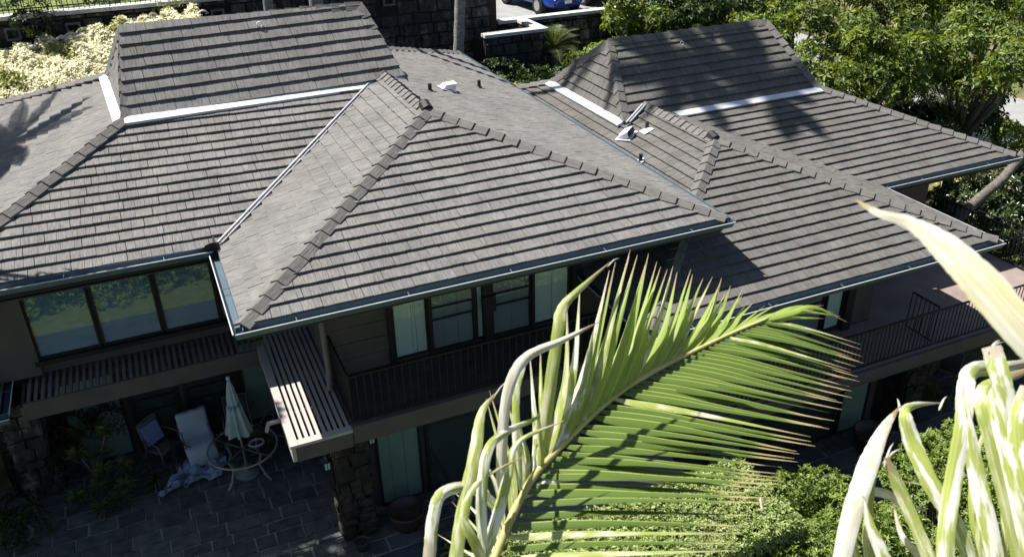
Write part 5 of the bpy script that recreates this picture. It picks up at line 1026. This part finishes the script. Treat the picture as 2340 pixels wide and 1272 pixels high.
# folded, dead and bent leaflets on the lower left of this frond
def px_leaf(parent, keys, w, m_, **kw): kw.setdefault('ragged', .07); kw['n'] = kw.get('n', 14)*2; return leaflet(parent, [at(*k) for k in keys], w, m_, **kw)
flat = lambda t: (1 if t > .05 else .6)*max(.05, (1-max(0, t-.55)/.45)**.7)
px_leaf(fr, [(1150, 1170, 2.62), (1080, 1115, 2.55), (1012, 1126, 2.5), (990, 1180, 2.48), (980, 1290, 2.46)], 0.039, G3, n=20, wprof=lambda t: .8+.2*t)
px_leaf(fr, [(1035, 1330, 2.45), (1055, 1180, 2.5), (1085, 1040, 2.56), (1100, 945, 2.62), (1132, 898, 2.68)], 0.041, G2, n=18, wprof=flat)
px_leaf(fr, [(1110, 1330, 2.5), (1100, 1150, 2.5), (1115, 1030, 2.52), (1160, 985, 2.6), (1215, 960, 2.7), (1260, 935, 2.75)], 0.033, G3, n=20)
px_leaf(fr, [(1145, 1180, 2.62), (1148, 1000, 2.6), (1165, 880, 2.6), (1205, 815, 2.62), (1290, 775, 2.66), (1370, 735, 2.7)], 0.034, G4, n=22, wprof=flat)
px_leaf(fr, [(1190, 1120, 2.66), (1180, 1000, 2.66), (1180, 900, 2.68), (1195, 845, 2.7), (1205, 810, 2.72)], 0.027, G3, n=16)
px_leaf(fr, [(1235, 1060, 2.72), (1255, 900, 2.7), (1275, 760, 2.7), (1285, 705, 2.72), (1320, 665, 2.75), (1395, 598, 2.8)], 0.039, G2, n=22, wprof=flat)
px_leaf(fr, [(1080, 1330, 2.5), (1130, 1200, 2.52), (1160, 1090, 2.55), (1185, 1010, 2.58), (1290, 960, 2.62)], 0.035, G3, n=18)
px_leaf(fr, [(1125, 1330, 2.5), (1085, 1240, 2.46), (1060, 1180, 2.46), (1095, 1100, 2.5), (1200, 1040, 2.56)], 0.031, G2, n=18)
px_leaf(fr, [(1180, 1140, 2.7), (1290, 1090, 2.72), (1420, 1090, 2.78), (1560, 1110, 2.85)], 0.031, G4, n=14)
# second frond at the right: broad bleached leaflets hanging upward
b = MB(); b.tube(smooth([crown, at(2050, 1600, 2.0), at(2350, 1420, 1.95), at(2620, 1250, 2.0)], 24), [.03-.018*i/24 for i in range(25)], 8); f2 = b.build('frond', m_rach, PM, smooth=True)
bw = lambda t: (.75+.25*min(1, t*3))*max(.06, (1-max(0, t-.5)/.5)**.8)
cw = lambda t: 1 if t < .8 else max(.3, 1-(t-.8)*3)
px_leaf(f2, [(1900, 1400, 2.0), (1940, 1200, 2.02), (1985, 1060, 2.05), (2020, 980, 2.08), (2056, 928, 2.1)], 0.048, G4, n=18, wprof=bw)
px_leaf(f2, [(2260, 1420, 2.0), (2200, 1230, 2.0), (2130, 1110, 2.02), (2085, 1010, 2.05), (2070, 945, 2.06), (2090, 925, 2.1), (2150, 920, 2.15)], 0.041, G3, n=24, wprof=bw)
px_leaf(f2, [(2170, 1420, 2.0), (2125, 1280, 2.02), (2070, 1150, 2.05), (2025, 1045, 2.06)], 0.031, G2, n=14, wprof=cw)
px_leaf(f2, [(2170, 1420, 1.98), (2160, 1250, 1.98), (2178, 1100, 2.0), (2200, 980, 2.0), (2208, 880, 2.02), (2228, 845, 2.05), (2290, 838, 2.1), (2360, 825, 2.15)], 0.039, G3, n=26, wprof=cw)
px_leaf(f2, [(2300, 1420, 1.95), (2270, 1250, 1.96), (2235, 1100, 1.98), (2210, 960, 2.0), (2200, 880, 2.02)], 0.041, G3, n=18, wprof=bw)
px_leaf(f2, [(2360, 1400, 1.95), (2310, 1180, 1.95), (2265, 1000, 1.96), (2245, 910, 1.98), (2275, 875, 2.02), (2350, 845, 2.08)], 0.037, G2, n=24, wprof=cw)
px_leaf(f2, [(2440, 1350, 1.9), (2370, 1150, 1.9), (2315, 980, 1.92), (2285, 860, 1.93), (2265, 790, 1.95)], 0.044, G3, n=18, wprof=lambda t: 1)
px_leaf(f2, [(2380, 1420, 1.9), (2345, 1220, 1.9), (2310, 1060, 1.92), (2280, 935, 1.94), (2290, 895, 1.96), (2350, 920, 2.0)], 0.039, G3, n=22, wprof=cw)
px_leaf(f2, [(2020, 1420, 2.05), (1985, 1260, 2.06), (1990, 1130, 2.08), (2010, 1050, 2.1)], 0.027, G2, n=14)
px_leaf(f2, [(1985, 1120, 2.08), (2030, 1130, 2.1), (2075, 1160, 2.12), (2120, 1160, 2.15)], 0.023, G4, n=12)
px_leaf(f2, [(2060, 1420, 2.0), (2030, 1300, 2.0), (1985, 1190, 2.02), (1965, 1110, 2.04)], 0.035, G3, n=14)
px_leaf(f2, [(2330, 1400, 2.1), (2240, 1230, 2.12), (2225, 1080, 2.15), (2260, 950, 2.2)], 0.031, G2, n=14); px_leaf(f2, [(2420, 1300, 1.86), (2350, 1120, 1.88), (2325, 980, 1.9), (2340, 880, 1.92)], 0.039, G3, n=14, wprof=cw)
px_leaf(f2, [(2140, 1420, 2.1), (2110, 1290, 2.12), (2060, 1220, 2.14), (2040, 1140, 2.16)], 0.023, G4, n=14)
for k in range(16):
    q = rr.choice([(2056, 930, 2.1), (2150, 922, 2.15), (2025, 1045, 2.06), (1740, 1150, 2.7), (1132, 898, 2.68), (1395, 598, 2.8), (1965, 1110, 2.04), (2265, 790, 1.95)]); dx, dy = rr.uniform(-10, 40), rr.uniform(-45, 8)
    px_leaf(fr if q[0] < 1800 else f2, [(q[0]-dx*.3, q[1]-dy*.3+8, q[2]), (q[0]+dx*.4, q[1]+dy*.4, q[2]+.01), (q[0]+dx, q[1]+dy*.8, q[2]+.02)], .005, G4, n=4)
for keys in ([(2190, 1380, 2.03), (2150, 1200, 2.05), (2130, 1120, 2.06), (2050, 1095, 2.08)], [(2240, 1320, 2.0), (2232, 1120, 2.02), (2224, 1010, 2.03), (2180, 930, 2.05)], [(2300, 1300, 1.97), (2290, 1120, 1.98), (2272, 1010, 1.99), (2240, 960, 2.0)], [(1975, 1330, 2.05), (1950, 1210, 2.05), (1990, 1140, 2.06)], [(2350, 1290, 1.9), (2330, 1130, 1.92), (2300, 1010, 1.93)]):
    px_leaf(f2, keys, rr.uniform(.008, .016), rr.choice((G3, G4, G2)), n=10)
# nearest yellow leaflet crossing the right edge
f3 = MB(); f3.tube(smooth([crown, at(2500, 1700, 1.4), at(2800, 1200, 1.15), at(2900, 900, 1.1)], 16), [.026-.012*i/16 for i in range(17)], 8); f3 = f3.build('frond', m_rach, PM, smooth=True)
px_leaf(f3, [(2560, 980, 1.08), (2380, 800, 1.10), (2250, 655, 1.13), (2160, 565, 1.16), (2080, 510, 1.19), (2010, 488, 1.21), (1955, 457, 1.24)], .050, G5, n=30, fold=.25, wprof=lambda t: float(np.interp(t, [0, .333, .5, .6, .667, .833, .95, 1], [1, 1, .78, .52, .38, .22, .12, .03])))
px_leaf(f3, [(2150, 575, 1.17), (2118, 548, 1.19), (2090, 545, 1.2), (2085, 556, 1.205)], .008, G4, n=8)
